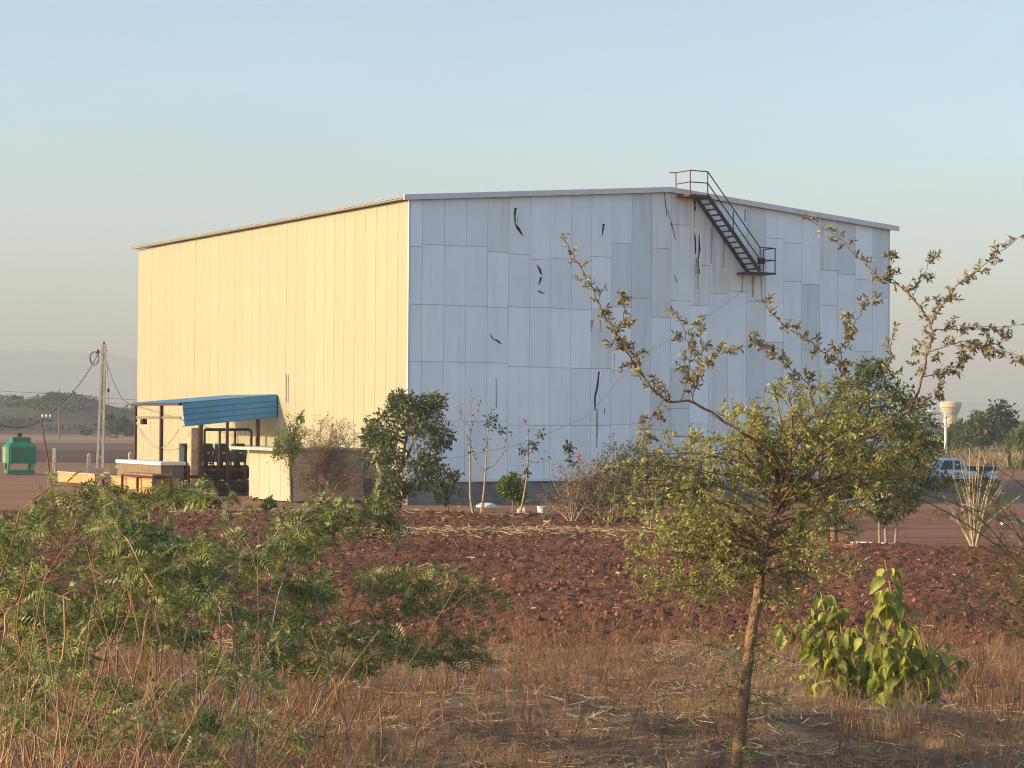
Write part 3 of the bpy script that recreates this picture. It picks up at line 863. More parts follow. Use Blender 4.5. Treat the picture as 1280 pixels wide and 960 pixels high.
# low tank with white rim, bench, orange wall
yy = (yn + yf) / 2
lt = thing('water_trough', 'low board-sided trough with a white rim by the far post of the canopy', 'trough', BW(co + .2, yy + .4), TH)
zt = zat(195, 576, co, yy); hw = (yf - yn) * .48
MB().box(-.55, -hw, 0, .55, hw, zt - .16).build('side_boards', M['wood_grey'], lt)
MB().box(-.62, -hw - .08, zt - .16, .62, hw + .08, zt, .02).build('rim', M['white'], lt)
bo = co + 1.0
bn = thing('work_bench', 'rusty steel bench with a plate top before the white-rimmed trough', 'bench', BW(bo, yn + 1.2), TH)
zt = zat(215, 592, bo, yn + 1.2)
MB().box(-.5, -1.6, zt - .07, .5, 2.6, zt).build('bench_top', M['rust'], bn)
MB().box(-.47, -1.57, zt - .16, .47, 2.57, zt - .07).build('apron', M['brown_steel'], bn)
for (a, b) in ((-.42, -1.5), (.42, -1.5), (-.42, .5), (.42, .5), (-.42, 2.5), (.42, 2.5)):
    MB().box(a - .05, b - .05, 0, a + .05, b + .05, zt - .16).build('leg', M['brown_steel'], bn)
wlo = co + .35
ow = thing('low_wall', 'low orange plastered wall under the rusty bench', 'wall', BW(wlo, yn + .1), TH)
MB().box(-.9, 0, 0, .3, 5.6, .66, .02).build('masonry', M['plaster'], ow)
MB().box(-.95, -.05, .66, .35, 5.65, .72, .01).build('coping', M['plaster'], ow)
# beams of the machinery frame
mf = thing('machine_rack', 'dark steel rack of beams carrying pipework at knee height under the compressors', 'rack', O, TH)
for z_ in (.55, 1.1):
    MB().bar((-co + .3, yn + .25, z_), (-.8, yn + .25, z_), .09, .12).build('beam', M['brown_steel'], mf)
for f in (.9, .6, .32):
    MB().box(-co * f - .06, yn + .2, 0, -co * f + .06, yn + .32, 1.3).build('upright', M['brown_steel'], mf)
MB().tube([(-co * .92, yn + .12, .8), (-co * .5, yn + .12, .8), (-co * .48, yn + .12, .3), (-.9, yn + .12, .3)], .07, 8).build('pipe', M['black'], mf)
MB().tube([(-co * .8, yn + .3, .3), (-co * .3, yn + .3, .3)], .28, 12).build('receiver_drum', M['black'], mf)
rgm = random.Random(9)
for k in range(9):
    xx = -co * (.28 + .07 * k) + rgm.uniform(-.1, .1); y_ = yn + rgm.uniform(.35, .9); z1 = rgm.uniform(1.0, 2.3)
    MB().tube([(xx, y_, .05), (xx, y_, z1), (xx + rgm.uniform(-.5, .5), y_, z1 + .02)], rgm.uniform(.03, .06), 7).build('riser_pipe', M['pipe'], mf)
    if k % 2 == 0: MB().lathe([(.03, z1 * .6), (.13, z1 * .6 + .02), (.13, z1 * .6 + .06), (.03, z1 * .6 + .08)], 10, (xx, y_ - .1)).build('valve_wheel', M['brown_steel'], mf)
pm_ = thing('pump', 'low dark pump and motor on the ground right of the plaster pillar', 'pump', BW(co * .62, yn - .25), TH)
MB().tube([(-.45, 0, .32), (-.40, 0, .32), (.15, 0, .32), (.2, 0, .32)], [.12, .2, .2, .12], 12).build('motor', M['black'], pm_)
MB().tube([(.2, 0, .32), (.25, 0, .32), (.42, 0, .32), (.45, 0, .32)], [.1, .24, .24, .12], 14).build('volute', M['dkgreen'], pm_)
MB().box(-.5, -.25, 0, .5, .25, .1, .01).build('base_plate', M['brown_steel'], pm_)
# cabin against the wall, sunlit and shaded sides coloured apart
c0 = G(364, 627)
rel = c0 - O
cout, cy0 = rel.dot(-D1), rel.dot(D2)
cyl = cy0
lo, hi = cy0, cy0 + 9
for _ in range(40):
    mid = (lo + hi) / 2
    v = BW(cout, mid) - Vector((0, 0, EYE))
    if 640 + FPX * v.dot(RX) / v.dot(F3) > 311: lo = mid
    else: hi = mid
cy1 = lo
zt = zat(362, 564, cout, cy0)
cb = thing('cabin', 'small sunlit-cream sheet-clad cabin with a flat grey roof slab against the sunlit wall', 'cabin', BW(cout, cy0), TH)
cl = cy1 - cy0
np_ = 4
for k in range(np_):
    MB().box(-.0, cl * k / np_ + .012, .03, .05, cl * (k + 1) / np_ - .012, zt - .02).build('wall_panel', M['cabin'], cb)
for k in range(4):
    MB().box(.02 + (cout - .06) * k / 4, -.0, .03, (cout - .06) * (k + 1) / 4, .05, zt - .02).build('wall_panel', M['panel_grey'], cb)  # shaded side takes a paler, bluer sheet: shade tone put into the colour
MB().box(.04, .04, .0, cout - .05, cl - .02, zt - .03).build('wall_core', M['joint'], cb)
MB().box(-.02, -.02, .03, .06, .06, zt - .02).build('corner_post', M['black'], cb)
MB().box(-.55, -.3, zt, cout - .06, cl + .9, zt + .13, .015).build('roof_slab', M['slab'], cb)

# cooling tower far left
c = G(24, 592)
sc = c.y / FPX
ct = thing('cooling_tower', 'squat faceted green plastic cooling tower at the left edge beyond the feathery shrub', 'cooling tower', c, R(20))
w = 46 * sc / 2 / 1.22; h = 46 * sc
def oct_(w, z, ch): return [(x_, y_, z) for x_, y_ in ((-w, -w + ch), (-w + ch, -w), (w - ch, -w), (w, -w + ch), (w, w - ch), (w - ch, w), (-w + ch, w), (-w, w - ch))]
V = oct_(w, h * .28, w * .18) + oct_(w, h * .74, w * .18) + oct_(w * .70, h * .86, w * .14)
MB().add(V, [tuple(8 * r_ + k for k in ()) for r_ in ()] + [(8 * r_ + k, 8 * r_ + (k + 1) % 8, 8 * r_ + 8 + (k + 1) % 8, 8 * r_ + 8 + k) for r_ in (0, 1) for k in range(8)] + [tuple(range(16, 24)), tuple(range(8))[::-1]]).build('casing', M['frp'], ct)
V = oct_(w * .66, h * .855, w * .12) + oct_(w * .66, h * .99, w * .12)
MB().add(V, [(k, (k + 1) % 8, 8 + (k + 1) % 8, 8 + k) for k in range(8)] + [tuple(range(8, 16))]).build('fan_housing', M['frp'], ct)
MB().lathe([(.16, h * 1.0), (.16, h * 1.08), (.05, h * 1.11)], 10).build('fan_motor', M['black'], ct)
MB().add([(a * 1.004, b * 1.004, c_) for a, b, c_ in oct_(w * 1.0, h * .30, w * .18)[0:1] + oct_(w, h * .30, w * .18)[7:8] + oct_(w, h * .72, w * .18)[7:8] + oct_(w, h * .72, w * .18)[0:1]], [(0, 1, 2, 3)]).build('pale_panel', M['frp_pale'], ct)  # paler green on the left face only
for k in range(4):
    xk = -w * .66 + k * w * .44
    MB().box(xk - .04, -w - .05, h * .32, xk + .04, -w - .002, h * .72, .01).build('rib', M['frp'], ct)
for (a, b) in ((-1, -1), (1, -1), (1, 1), (-1, 1)):
    MB().box(a * w * .78 - .09, b * w * .78 - .09, 0, a * w * .78 + .09, b * w * .78 + .09, h * .29).build('leg', M['frp_pale'], ct)
MB().box(-w * .9, -w * .9, .02, w * .9, w * .9, h * .1, .02).build('basin', M['frp'], ct)

# utility pole (twin leg with battens)
c = G(125, 584); d_ = c.y
up_ = thing('utility_pole', 'tall twin-legged concrete utility pole with a coiled cable left of the warehouse', 'utility pole', c)
top = P(130, 430, d_) - c
for s, nm in ((-1, 'leg'), (1, 'leg')):
    a = Vector((s * .19 , 0, -.1)); b = Vector((top.x + s * .085, 0, top.z))
    mb = MB(); n = 1
    V = [a + Vector((-.075, -.1, 0)), a + Vector((.075, -.1, 0)), a + Vector((.075, .1, 0)), a + Vector((-.075, .1, 0)),
         b + Vector((-.075, -.07, 0)), b + Vector((.075, -.07, 0)), b + Vector((.075, .07, 0)), b + Vector((-.075, .07, 0))]
    mb.add(V, [(3, 2, 1, 0), (4, 5, 6, 7)] + [(i, (i + 1) % 4, (i + 1) % 4 + 4, i + 4) for i in range(4)]).build(nm, M['concrete'], up_)
V_ = [Vector((top.x * t + sx * (.125 - .085 * t), sy, top.z * t)) for t in (.52, .985) for sx, sy in ((-1, -.045), (1, -.045), (1, .045), (-1, .045))]
MB().add(V_, [(3, 2, 1, 0), (4, 5, 6, 7)] + [(i, (i + 1) % 4, (i + 1) % 4 + 4, i + 4) for i in range(4)]).build('web', M['concrete'], up_)
for k in range(4):
    t = .08 + k * .125
    x_ = top.x * t
    MB().box(x_ - .17 + .1 * t, -.05, top.z * t - .13, x_ + .17 - .1 * t, .05, top.z * t + .13).build('batten', M['concrete'], up_)
MB().bar((top.x - .45, 0, top.z - .6), (top.x + .25, 0, top.z - .45), .07).build('bracket', M['black'], up_)
MB().lathe([(.05, top.z), (.08, top.z + .08), (.04, top.z + .18)], 8, (top.x, 0)).build('insulator', M['black'], up_)
MB().lathe([(.05, top.z - .62), (.09, top.z - .5), (.04, top.z - .36)], 8, (top.x - .42, 0)).build('insulator', M['black'], up_)
mb = MB(); cc = P(118, 448, d_) - c
for rr in (.32, .38):
    mb.tube([cc + Vector((rr * math.cos(t) * .85, .05 * math.sin(2 * t), rr * 1.25 * math.sin(t))) for t in np.linspace(0, 6.2, 22)], .022, 4, False)
mb.build('cable_coil', M['wire'], up_)
def free_wire(label, pts, r, m, name='overhead_wire', group=None):
    pts = [Vector(p) for p in pts]
    # smooth (Catmull-Rom)
    q = []
    for i in range(len(pts) - 1):
        p0 = pts[max(i - 1, 0)]; p1 = pts[i]; p2 = pts[i + 1]; p3 = pts[min(i + 2, len(pts) - 1)]
        for k in range(6):
            t = k / 6
            q.append(0.5 * ((2 * p1) + (p2 - p0) * t + (2 * p0 - 5 * p1 + 4 * p2 - p3) * t * t + (3 * p1 - p0 - 3 * p2 + p3) * t ** 3))
    q.append(pts[-1])
    return tag(MB().tube(q, r, 4).build(name, m), label, 'wire', group)
free_wire('black service cable drooping left from the coil on the utility pole', [P(124, 440, d_), P(108, 468, d_ - 3), P(85, 497, d_ - 6), P(52, 525, d_ - 12), P(28, 534, d_ - 20), P(-20, 529, d_ - 40)], .03, M['wire'])
free_wire('thin paired cable dropping from the utility pole to the canopy eave', [P(133, 452, d_), P(140, 472, d_ - 8), P(152, 497, d_ - 22), P(171, 510, BW(co, yf).y)], .022, M['wire'])
gw = thing('guy_wire', 'straight stay wire with a black insulator hanging beside the utility pole', 'wire', P(134, 456, d_ - .4))
g0 = gw.location
MB().tube([(0, 0, 0), P(135.5, 486, d_ - .6) - g0], .012, 4).build('upper_wire', M['wire'], gw)
q = P(135.5, 488, d_ - .6) - g0
MB().lathe([(.04, q.z - .12), (.09, q.z - .05), (.09, q.z + .07), (.04, q.z + .14)], 8, (q.x, q.y)).build('insulator', M['black'], gw)
MB().tube([q, P(138, 585, d_ - 1) - g0], .012, 4).build('lower_wire', M['wire'], gw)
for i, (y0, y1, lab) in enumerate(((486, 500, 'upper of two faint power lines above the scrub hill'), (492, 506, 'lower of two faint power lines above the scrub hill'))):
    free_wire(lab, [P(-60, y0, 420), P(60, y0 + 6, 420), P(175, y1, 420), P(300, y1 - 2, 420)], .035, M['wire'], 'power_line', 'faint power lines over the hill')
# far pole
c = G(74, 548); 
fp = thing('far_pole', 'slim distant wooden pole standing alone in the fields before the hill', 'utility pole', c)
t_ = P(74, 506, c.y) - c
MB().tube([(0, 0, 0), t_], [.22, .14], 6).build('shaft', M['wood_grey'], fp)
MB().bar(t_ + Vector((-.3, 0, -.3)), t_ + Vector((2.6, 0, 1.6)), .22).build('crossarm', M['wood_grey'], fp)
for f in (.45, .95):
    q = t_ + Vector((-.3 + 2.9 * f, 0, -.3 + 1.9 * f)); MB().lathe([(.1, q.z), (.22, q.z + .3), (.1, q.z + .6)], 6, (q.x, q.y)).build('insulator', M['black'], fp)
# leaning stick
c = G(67, 640)
lp = thing('leaning_pole', 'thin reddish pole leaning left with a small crosspiece behind the left foliage', 'pole', c)
t_ = P(51, 524, c.y) - c
MB().tube([(0, 0, 0), t_ * .5 + Vector((.05, 0, 0)), t_], [.05, .045, .035], 6).build('shaft', M['stem_red'], lp)
MB().bar(t_ + Vector((-.12, 0, .02)), t_ + Vector((.42, 0, .08)), .04).build('crosspiece', M['wood_grey'], lp)
for k in range(3):
    q = t_ + Vector((.06 + .14 * k, 0, .06)); MB().lathe([(.02, q.z), (.045, q.z + .05), (.02, q.z + .12)], 6, (q.x, q.y)).build('insulator', M['white'], lp)
# low wall and posts left
a, b = G(72, 602), G(118, 606)
tw = thing('low_wall', 'low tan masonry wall between the cooling tower and the utility pole', 'wall', a, math.atan2(b.y - a.y, b.x - a.x))
MB().box(0, 0, 0, (b - a).length, .25, .5, .02).build('masonry', M['plaster'], tw)
MB().box(-.03, -.03, .5, (b - a).length + .03, .28, .56).build('coping', M['concrete'], tw)
for i, (px, pt, pb, wpx, lab) in enumerate(((68, 561, 590, 4.5, 'squat concrete fence post right beside the green cooling tower'),
                          (111, 568, 596, 5, 'thick concrete fence post at the left foot of the utility pole'),
                          (163, 566, 594, 5, 'concrete fence post close to the far corner of the sunlit wall'),
                          (156, 582, 600, 3, 'shortest concrete fence post, left of the one by the wall corner'))):
    c = G(px, pb); w = wpx * c.y / FPX / 2
    f = thing('fence_post', lab, 'post', c, R(12 * i), 'concrete fence posts left of the warehouse')
    zt = P(px, pt, c.y).z
    MB().box(-w, -w, -.1, w, w, zt, .02).build('shaft', M['concrete'], f)
    MB().lathe([(w * .8, zt), (.02, zt + w * .5)], 4).build('cap', M['concrete'], f)

# ------------------------------------------------------------------ right distance
c = G(1192, 612)
tk = thing('pickup_truck', 'white pickup truck parked beyond the cream-stemmed bare shrub', 'truck', c, R(4))
MB().box(-2.0, -.82, .42, 2.1, .82, .98, .06).build('body', M['car'], tk)
V = [(-1.15, -.76, .98), (.55, -.76, .98), (.25, -.66, 1.62), (-.75, -.66, 1.62)]
V += [(a, -b, c_) for a, b, c_ in V]
MB().add(V, [(0, 1, 2, 3), (7, 6, 5, 4), (3, 2, 6, 7), (1, 5, 6, 2), (0, 3, 7, 4), (0, 4, 5, 1)]).build('cab', M['car'], tk)
for s in (-1, 1):
    MB().add([(-.95, s * .757, 1.06), (-.25, s * .757, 1.06), (-.25, s * .69, 1.52), (-.68, s * .69, 1.52)], [(0, 1, 2, 3)]).build('window', M['glass'], tk)
    MB().add([(-.15, s * .757, 1.06), (.38, s * .757, 1.06), (.17, s * .69, 1.52), (-.15, s * .69, 1.52)], [(0, 1, 2, 3)]).build('window', M['glass'], tk)
MB().add([(-1.165, -.68, 1.05), (-1.165, .68, 1.05), (-.80, .6, 1.56), (-.80, -.6, 1.56)], [(0, 1, 2, 3)]).build('windscreen', M['glass'], tk)
MB().box(-1.98, -.835, .36, 2.08, .835, .60, .03).build('sill_trim', M['black'], tk)
MB().box(-2.02, -.45, .66, -1.995, .45, .86).build('grille', M['black'], tk)
MB().box(.62, -.74, .98, 2.04, .74, 1.22, .03).build('load_cover', M['dkgreen'], tk)
MB().box(-2.08, -.8, .36, -1.98, .8, .62, .02).build('bumper', M['black'], tk)
for s in (-1, 1):
    MB().box(-2.03, s * .6 - .14, .68, -1.99, s * .6 + .14, .84, .01).build('headlight', M['white'], tk)
    for x_ in (-1.3, 1.35):
        wl = MB().tube([(x_, s * .66, .34), (x_, s * .86, .34)], .34, 16).build('wheel', M['tyre'], tk)
        MB().tube([(x_, s * .855, .34), (x_, s * .875, .34)], .19, 12).build('rim', M['trim'], wl)
# water tower
dW = 640
b0 = P(1188, 522, dW); b0.z = 0
wt = thing('water_tower', 'distant cream goblet-shaped water tower rising above the trees on the right', 'water tower', b0)
k = dW / FPX
zt = P(1188, 501, dW).z
MB().lathe([(2.0, zt - 18 * k), (2.4, zt - 15 * k), (12.5 * k, zt - 9 * k), (13.5 * k, zt - 7.5 * k), (13.5 * k, zt - 3 * k), (12 * k, zt - 1.2 * k), (3 * k, zt)], 24).build('tank', M['tower'], wt)
MB().lathe([(2.6, -.5), (1.9, zt - 17.5 * k)], 16).build('shaft', M['tower'], wt)
MB().lathe([(13.9 * k, zt - 3.6 * k), (13.9 * k, zt - 3 * k)], 24).build('walkway', M['tower'], wt)
# street lamp & white posts
c = G(1182, 575)
lm = thing('lamp_post', 'slim pale lamp post in front of the distant trees below the water tower', 'lamp post', c)
zt = P(1182, 516, c.y).z
MB().tube([(0, 0, 0), (0, 0, zt)], [.18, .11], 8).build('pole', M['white'], lm)
MB().tube([(0, 0, zt - .1), (-.5, 0, zt + .12), (-1.1, 0, zt + .15)], .06, 6).build('arm', M['white'], lm)
MB().box(-1.7, -.14, zt + .08, -1.0, .14, zt + .24, .03).build('lamp_head', M['white'], lm)
for i, (px, lab) in enumerate(((1128, 'white boundary post just right of the warehouse corner, left of the pair'), (1150, 'white boundary post right of the pair near the warehouse corner'),
                        (1188, 'white boundary post at the foot of the lamp post'), (1250, 'white boundary post beneath the far right trees'), (1271, 'white boundary post at the right edge of the view'))):
    c = G(px, 578); zt = P(px, 567 if i != 2 else 572, c.y).z
    f = thing('boundary_post', lab, 'post', c, 0, 'white boundary posts in the far grass')
    MB().box(-.14, -.14, -.1, .14, .14, zt, .02).build('shaft', M['white'], f)
    MB().box(-.17, -.17, zt, .17, .17, zt + .08, .02).build('cap', M['white'], f)
# tarpaulin, soil heap, pipes
c = G(1070, 640)
sh = np.random.RandomState(3)
n1, n2 = 25, 9
V = []
for j in range(n2):
    for i in range(n1):
        u, v = i / (n1 - 1), j / (n2 - 1)
        x_ = (u - .5) * 1.45
        top_ = .34 - .3 * math.sin(math.pi * min(1, u * 1.1)) ** .8 + .12 * u
        z_ = .02 + (top_ + .10) * (1 - v) + .03 * math.sin(9 * u + 4 * v)
        V.append((x_, -.5 * v + .05 * math.sin(7 * u), max(z_, .02)))
F = [(j * n1 + i, j * n1 + i + 1, (j + 1) * n1 + i + 1, (j + 1) * n1 + i) for j in range(n2 - 1) for i in range(n1 - 1)]
tp = thing('tarpaulin', 'pale slack tarpaulin hung low between stems over a red soil heap', 'tarpaulin', c)
MB().add([(a, b, d + .10) for a, b, d in V], F).build('sheet', M['tarp'], tp, smooth=True)
for x_ in (-.74, .74):
    MB().tube([(x_, 0, 0), (x_, 0, .62)], .025, 6).build('stake', M['wood_grey'], tp)
nx = 26
hx = np.linspace(-1, 1, nx); X, Y = np.meshgrid(hx, hx)
Z = np.clip(1 - X ** 2 - Y ** 2, 0, 1) * .28 * (0.7 + .6 * vnoise(X * 4, Y * 4, 77))
i = np.arange(nx - 1)[:, None] * nx + np.arange(nx - 1)[None]
tag(link('soil_heap', np_mesh('soil_heap', np.stack([X * .7, Y * .5, Z - .03], -1).reshape(-1, 3), [np.stack([i, i + 1, i + nx + 1, i + nx], -1).reshape(-1, 4)], True), M['soil_heap'], None, c + Vector((-.1, -.75, 0))),
    'small heap of bright red soil below the pale tarpaulin', 'soil heap')
for i, (a, b, r_, lab) in enumerate(((G(1064, 681), G(1118, 683), .05, 'long white pipe lying at the field edge under the twin saplings'),
                              (G(1056, 685), G(1092, 681), .045, 'shorter white pipe crossing the long one at its left end'),
                              (G(1252, 656), G(1284, 654), .05, 'white pipe lying on red dirt at the right edge'))):
    a.z = b.z = r_
    tag(MB().tube([a, a.lerp(b, .5), b], r_, 10).build('pipe', M['white']), lab, 'pipe')

# sack, bucket, planks near the shaded wall
def blob(name, label, cat, c, rx, ry, rz, m, seed):
    u = np.linspace(0, math.pi, 14); v = np.linspace(0, 2 * math.pi, 21)[:-1]
    U, Vv = np.meshgrid(u, v, indexing='ij')
    rr = 1 + .25 * (vnoise(U * 2.2, Vv * 1.6, seed) - .5)
    V = np.stack([rx * rr * np.sin(U) * np.cos(Vv), ry * rr * np.sin(U) * np.sin(Vv), np.maximum(rz * rr * np.cos(U) + rz * .55, 0)], -1).reshape(-1, 3)
    i = np.arange(13)[:, None] * 20; k = np.arange(20)[None]
    F = np.stack([i + k, i + 20 + k, i + 20 + (k + 1) % 20, i + (k + 1) % 20], -1).reshape(-1, 4)
    return tag(link(name, np_mesh(name, V, [F], True), m, None, c), label, cat)
blob('sack', 'white filled sack lying on bare ground behind the two slender saplings', 'sack', G(608, 635), .42, .25, .13, M['sack'], 5)
c = G(678, 646)
bk = thing('bucket', 'pale plastic bucket by the left end of the thorny bushes', 'bucket', c)
MB().lathe([(.15, 0), (.19, .34), (.205, .36), (.205, .38), (.17, .38), (.14, .05)], 16).build('pail', M['bucket'], bk)
MB().tube([(-.2, 0, .36), (-.12, -.14, .30), (.12, -.14, .30), (.2, 0, .36)], .01, 5).build('handle', M['wire_pale'], bk)
c = G(652, 648)
bt = thing('jerrycan', 'pale jerrycan at the foot of the lime green bush', 'can', c)
MB().box(-.16, -.11, 0, .16, .11, .34, .04).build('body', M['sack'], bt)
MB().lathe([(.04, .34), (.04, .40)], 10, (.09, 0)).build('cap', M['bucket'], bt)
MB().bar((-.1, 0, .37), (.03, 0, .37), .03).build('handle', M['sack'], bt)
a, b = G(652, 652), G(688, 656)
tag(MB().bar(a + Vector((0, 0, .08)), b + Vector((0, 0, .04)), .14, .05).build('plank', M['white']), 'pale weathered plank lying on the soil bund below the bucket', 'plank')
a, b = G(674, 656), G(690, 657)
tag(MB().bar(a + Vector((0, 0, .12)), b + Vector((0, 0, .13)), .16, .05).build('plank', M['plank']), 'short yellow plank next to the pale plank on the bund', 'plank')

# ------------------------------------------------------------------ plants: growth
def unit(v):
    v = np.asarray(v, float); return v / (np.linalg.norm(v) + 1e-9)
def rand_perp(d, rg):
    r = rg.normal(size=3); r -= d * r.dot(d); return unit(r)
def grow(polys, leaves, p, d, L, r, lvl, sp, rg):
    """a wandering shoot with side shoots; leaves gets (pos, dir)"""
    n = max(3, int(L / sp['step'][lvl]))
    st_ = L / n
    pts = [np.array(p, float)]; d = unit(d)
    for i in range(n):
        d = unit(d + rg.normal(size=3) * sp['wander'][lvl] + np.array([0, 0, sp['up'][lvl]]))
        pts.append(pts[-1] + d * st_)
    rad = np.linspace(r, max(r * sp['tip'], .0018), n + 1)
    polys.append((np.array(pts), rad))
    shoot(polys, leaves, np.array(pts), rad, lvl, sp, rg)
def shoot(polys, leaves, pts, rad, lvl, sp, rg, t0=None):
    seg = np.diff(pts, axis=0); sl_ = np.linalg.norm(seg, axis=1); cum = np.concatenate([[0], np.cumsum(sl_)])
    L = cum[-1]
    def at(s):
        i = min(max(int(np.searchsorted(cum, s) - 1), 0), len(seg) - 1)
        return pts[i] + seg[i] * ((s - cum[i]) / (sl_[i] + 1e-9)), seg[i] / (sl_[i] + 1e-9), rad[i]
    if lvl < sp['levels']:
        s = L * (sp['bare'][lvl] if t0 is None else t0)
        while s < L:
            q, t, rr = at(s)
            a = R(rg.uniform(*sp['ang'][lvl]))
            dd = t * math.cos(a) + rand_perp(t, rg) * math.sin(a)
            dd = dd * np.array(sp.get('flat', (1, 1, 1)))
            ll = rg.uniform(*sp['len'][lvl]) * (1 - .45 * s / L)
            grow(polys, leaves, q, dd, ll, min(rr * .6, sp['rad'][lvl]), lvl + 1, sp, rg)
            s += rg.uniform(.6, 1.4) * sp['gap'][lvl]
    if lvl >= sp['leaf_from']:
        s = sp['leaf_gap'] * rg.uniform(0, 1) + L * sp.get('leaf_bare', 0)
        while s < L:
            q, t, rr = at(s)
            a = R(rg.uniform(35, 85))
            dd = t * math.cos(a) + rand_perp(t, rg) * math.sin(a)
            leaves.append((q, dd))
            s += sp['leaf_gap'] * rg.uniform(.5, 1.5)
def pinnate(n, lw, ll, droop=0.15, fwd=0.5, vee=.25):
    """leaf along x, n pairs of leaflets"""
    V = []; F = []
    for i in range(n):
        x = .18 + .82 * i / (n - 1)
        z = -droop * x * x
        sc_ = ll * (1 - .45 * abs(2 * (i / (n - 1)) - .9))
        for s in (-1, 1):
            b = len(V)
            ex, ey = x + sc_ * fwd, s * sc_
            w = lw
            V += [(x, 0, z), (x + sc_ * fwd * .45 + w, s * sc_ * .5, z - vee * sc_ * .3 + .01), (ex, ey, z - vee * sc_), (x + sc_ * fwd * .45 - w, s * sc_ * .5, z - vee * sc_ * .3)]
            F.append((b, b + 1, b + 2, b + 3) if s > 0 else (b, b + 3, b + 2, b + 1))
    b = len(V); V += [(0, .008, 0), (0, -.008, 0), (1, -.004, -droop), (1, .004, -droop)]
    F.append((b, b + 1, b + 2, b + 3))
    return np.array(V), [np.array(F)]
SIMPLE = (np.array([(0, 0, 0), (.35, .22, .07), (.35, -.22, .07), (.7, .17, .03), (.7, -.17, .03), (1, 0, -.12), (.35, 0, 0), (.7, 0, -.03)]),
          [np.array([(0, 2, 6), (0, 6, 1), (4, 5, 7), (7, 5, 3)]), np.array([(2, 4, 7, 6), (6, 7, 3, 1)])])
OVAL2 = (np.array([(0, 0, 0), (.45, -.24, .05), (1, 0, -.06), (.45, .24, .05)]), [np.array([(0, 1, 2), (0, 2, 3)])])
def leaf_object(name, leaves, tpl, size, m, parent, rg, up=.8, sizevar=.35, gravity=0.0, jit=.35):
    O_ = np.array([l[0] for l in leaves]); D_ = np.array([l[1] for l in leaves])
    D_ = D_ + rg.normal(size=D_.shape) * jit * .5 + np.array([0, 0, -gravity])
    N_ = rg.normal(size=D_.shape) * (1 - up) + np.array([0, 0, 1]) * up
    S_ = size * (1 + rg.uniform(-sizevar, sizevar, len(O_)))
    return link(name, inst_mesh(name, tpl[0], tpl[1], O_, D_, N_, S_), m, parent)
def spline(pts, n=6):
    pts = [np.asarray(p, float) for p in pts]
    q = []
    for i in range(len(pts) - 1):
        p0 = pts[max(i - 1, 0)]; p1 = pts[i]; p2 = pts[i + 1]; p3 = pts[min(i + 2, len(pts) - 1)]
        for k in range(n):
            t = k / n
            q.append(0.5 * ((2 * p1) + (p2 - p0) * t + (2 * p0 - 5 * p1 + 4 * p2 - p3) * t * t + (3 * p1 - p0 - 3 * p2 + p3) * t ** 3))
    q.append(pts[-1])
    return np.array(q)
def centre(polys, leaves, base):
    b = np.array(base)
    return [(p - b, r) for p, r in polys], [(q - b, d) for q, d in leaves]

# ------------------------------------------------------------------ main acacia, right foreground
rg = NR(11)
BD = G(918, 972).y
base = G(918, 972)
ac = thing('acacia_tree', 'thorny acacia with a leaning trunk and long arching sparse branches in the right foreground', 'tree', base)
def tp_(L, d0=0.0, d1=0.0):
    n = len(L)
    return [np.array(P(x_, y_, BD + d0 + (d1 - d0) * i / max(1, n - 1))) for i, (x_, y_) in enumerate(L)]
polys, leaves = [], []
trunk = spline([np.array(base) - np.array([0, 0, .1])] + tp_([(929, 880), (938, 800), (948, 741), (954, 690), (962, 655), (974, 628), (985, 602), (990, 570)], 0, .1))
rad = np.interp(np.linspace(0, 1, len(trunk)), [0, .3, .7, 1], [.068, .056, .046, .028])
rad = rad * .9 * (1 + .10 * np.sin(np.arange(len(trunk)) * 2.1))
polys.append((trunk, rad))
sp_out = dict(levels=2, step=[.1, .06, .05], wander=[.1, .22, .3], up=[0, .06, .05], tip=.25, bare=[.30, .2], ang=[(35, 75), (35, 75)],
              len=[(.05, .22), (.03, .09)], gap=[.068, .065], rad=[.0045, .003], leaf_from=1, leaf_gap=.0085)
sp_out_leaf = dict(sp_out)
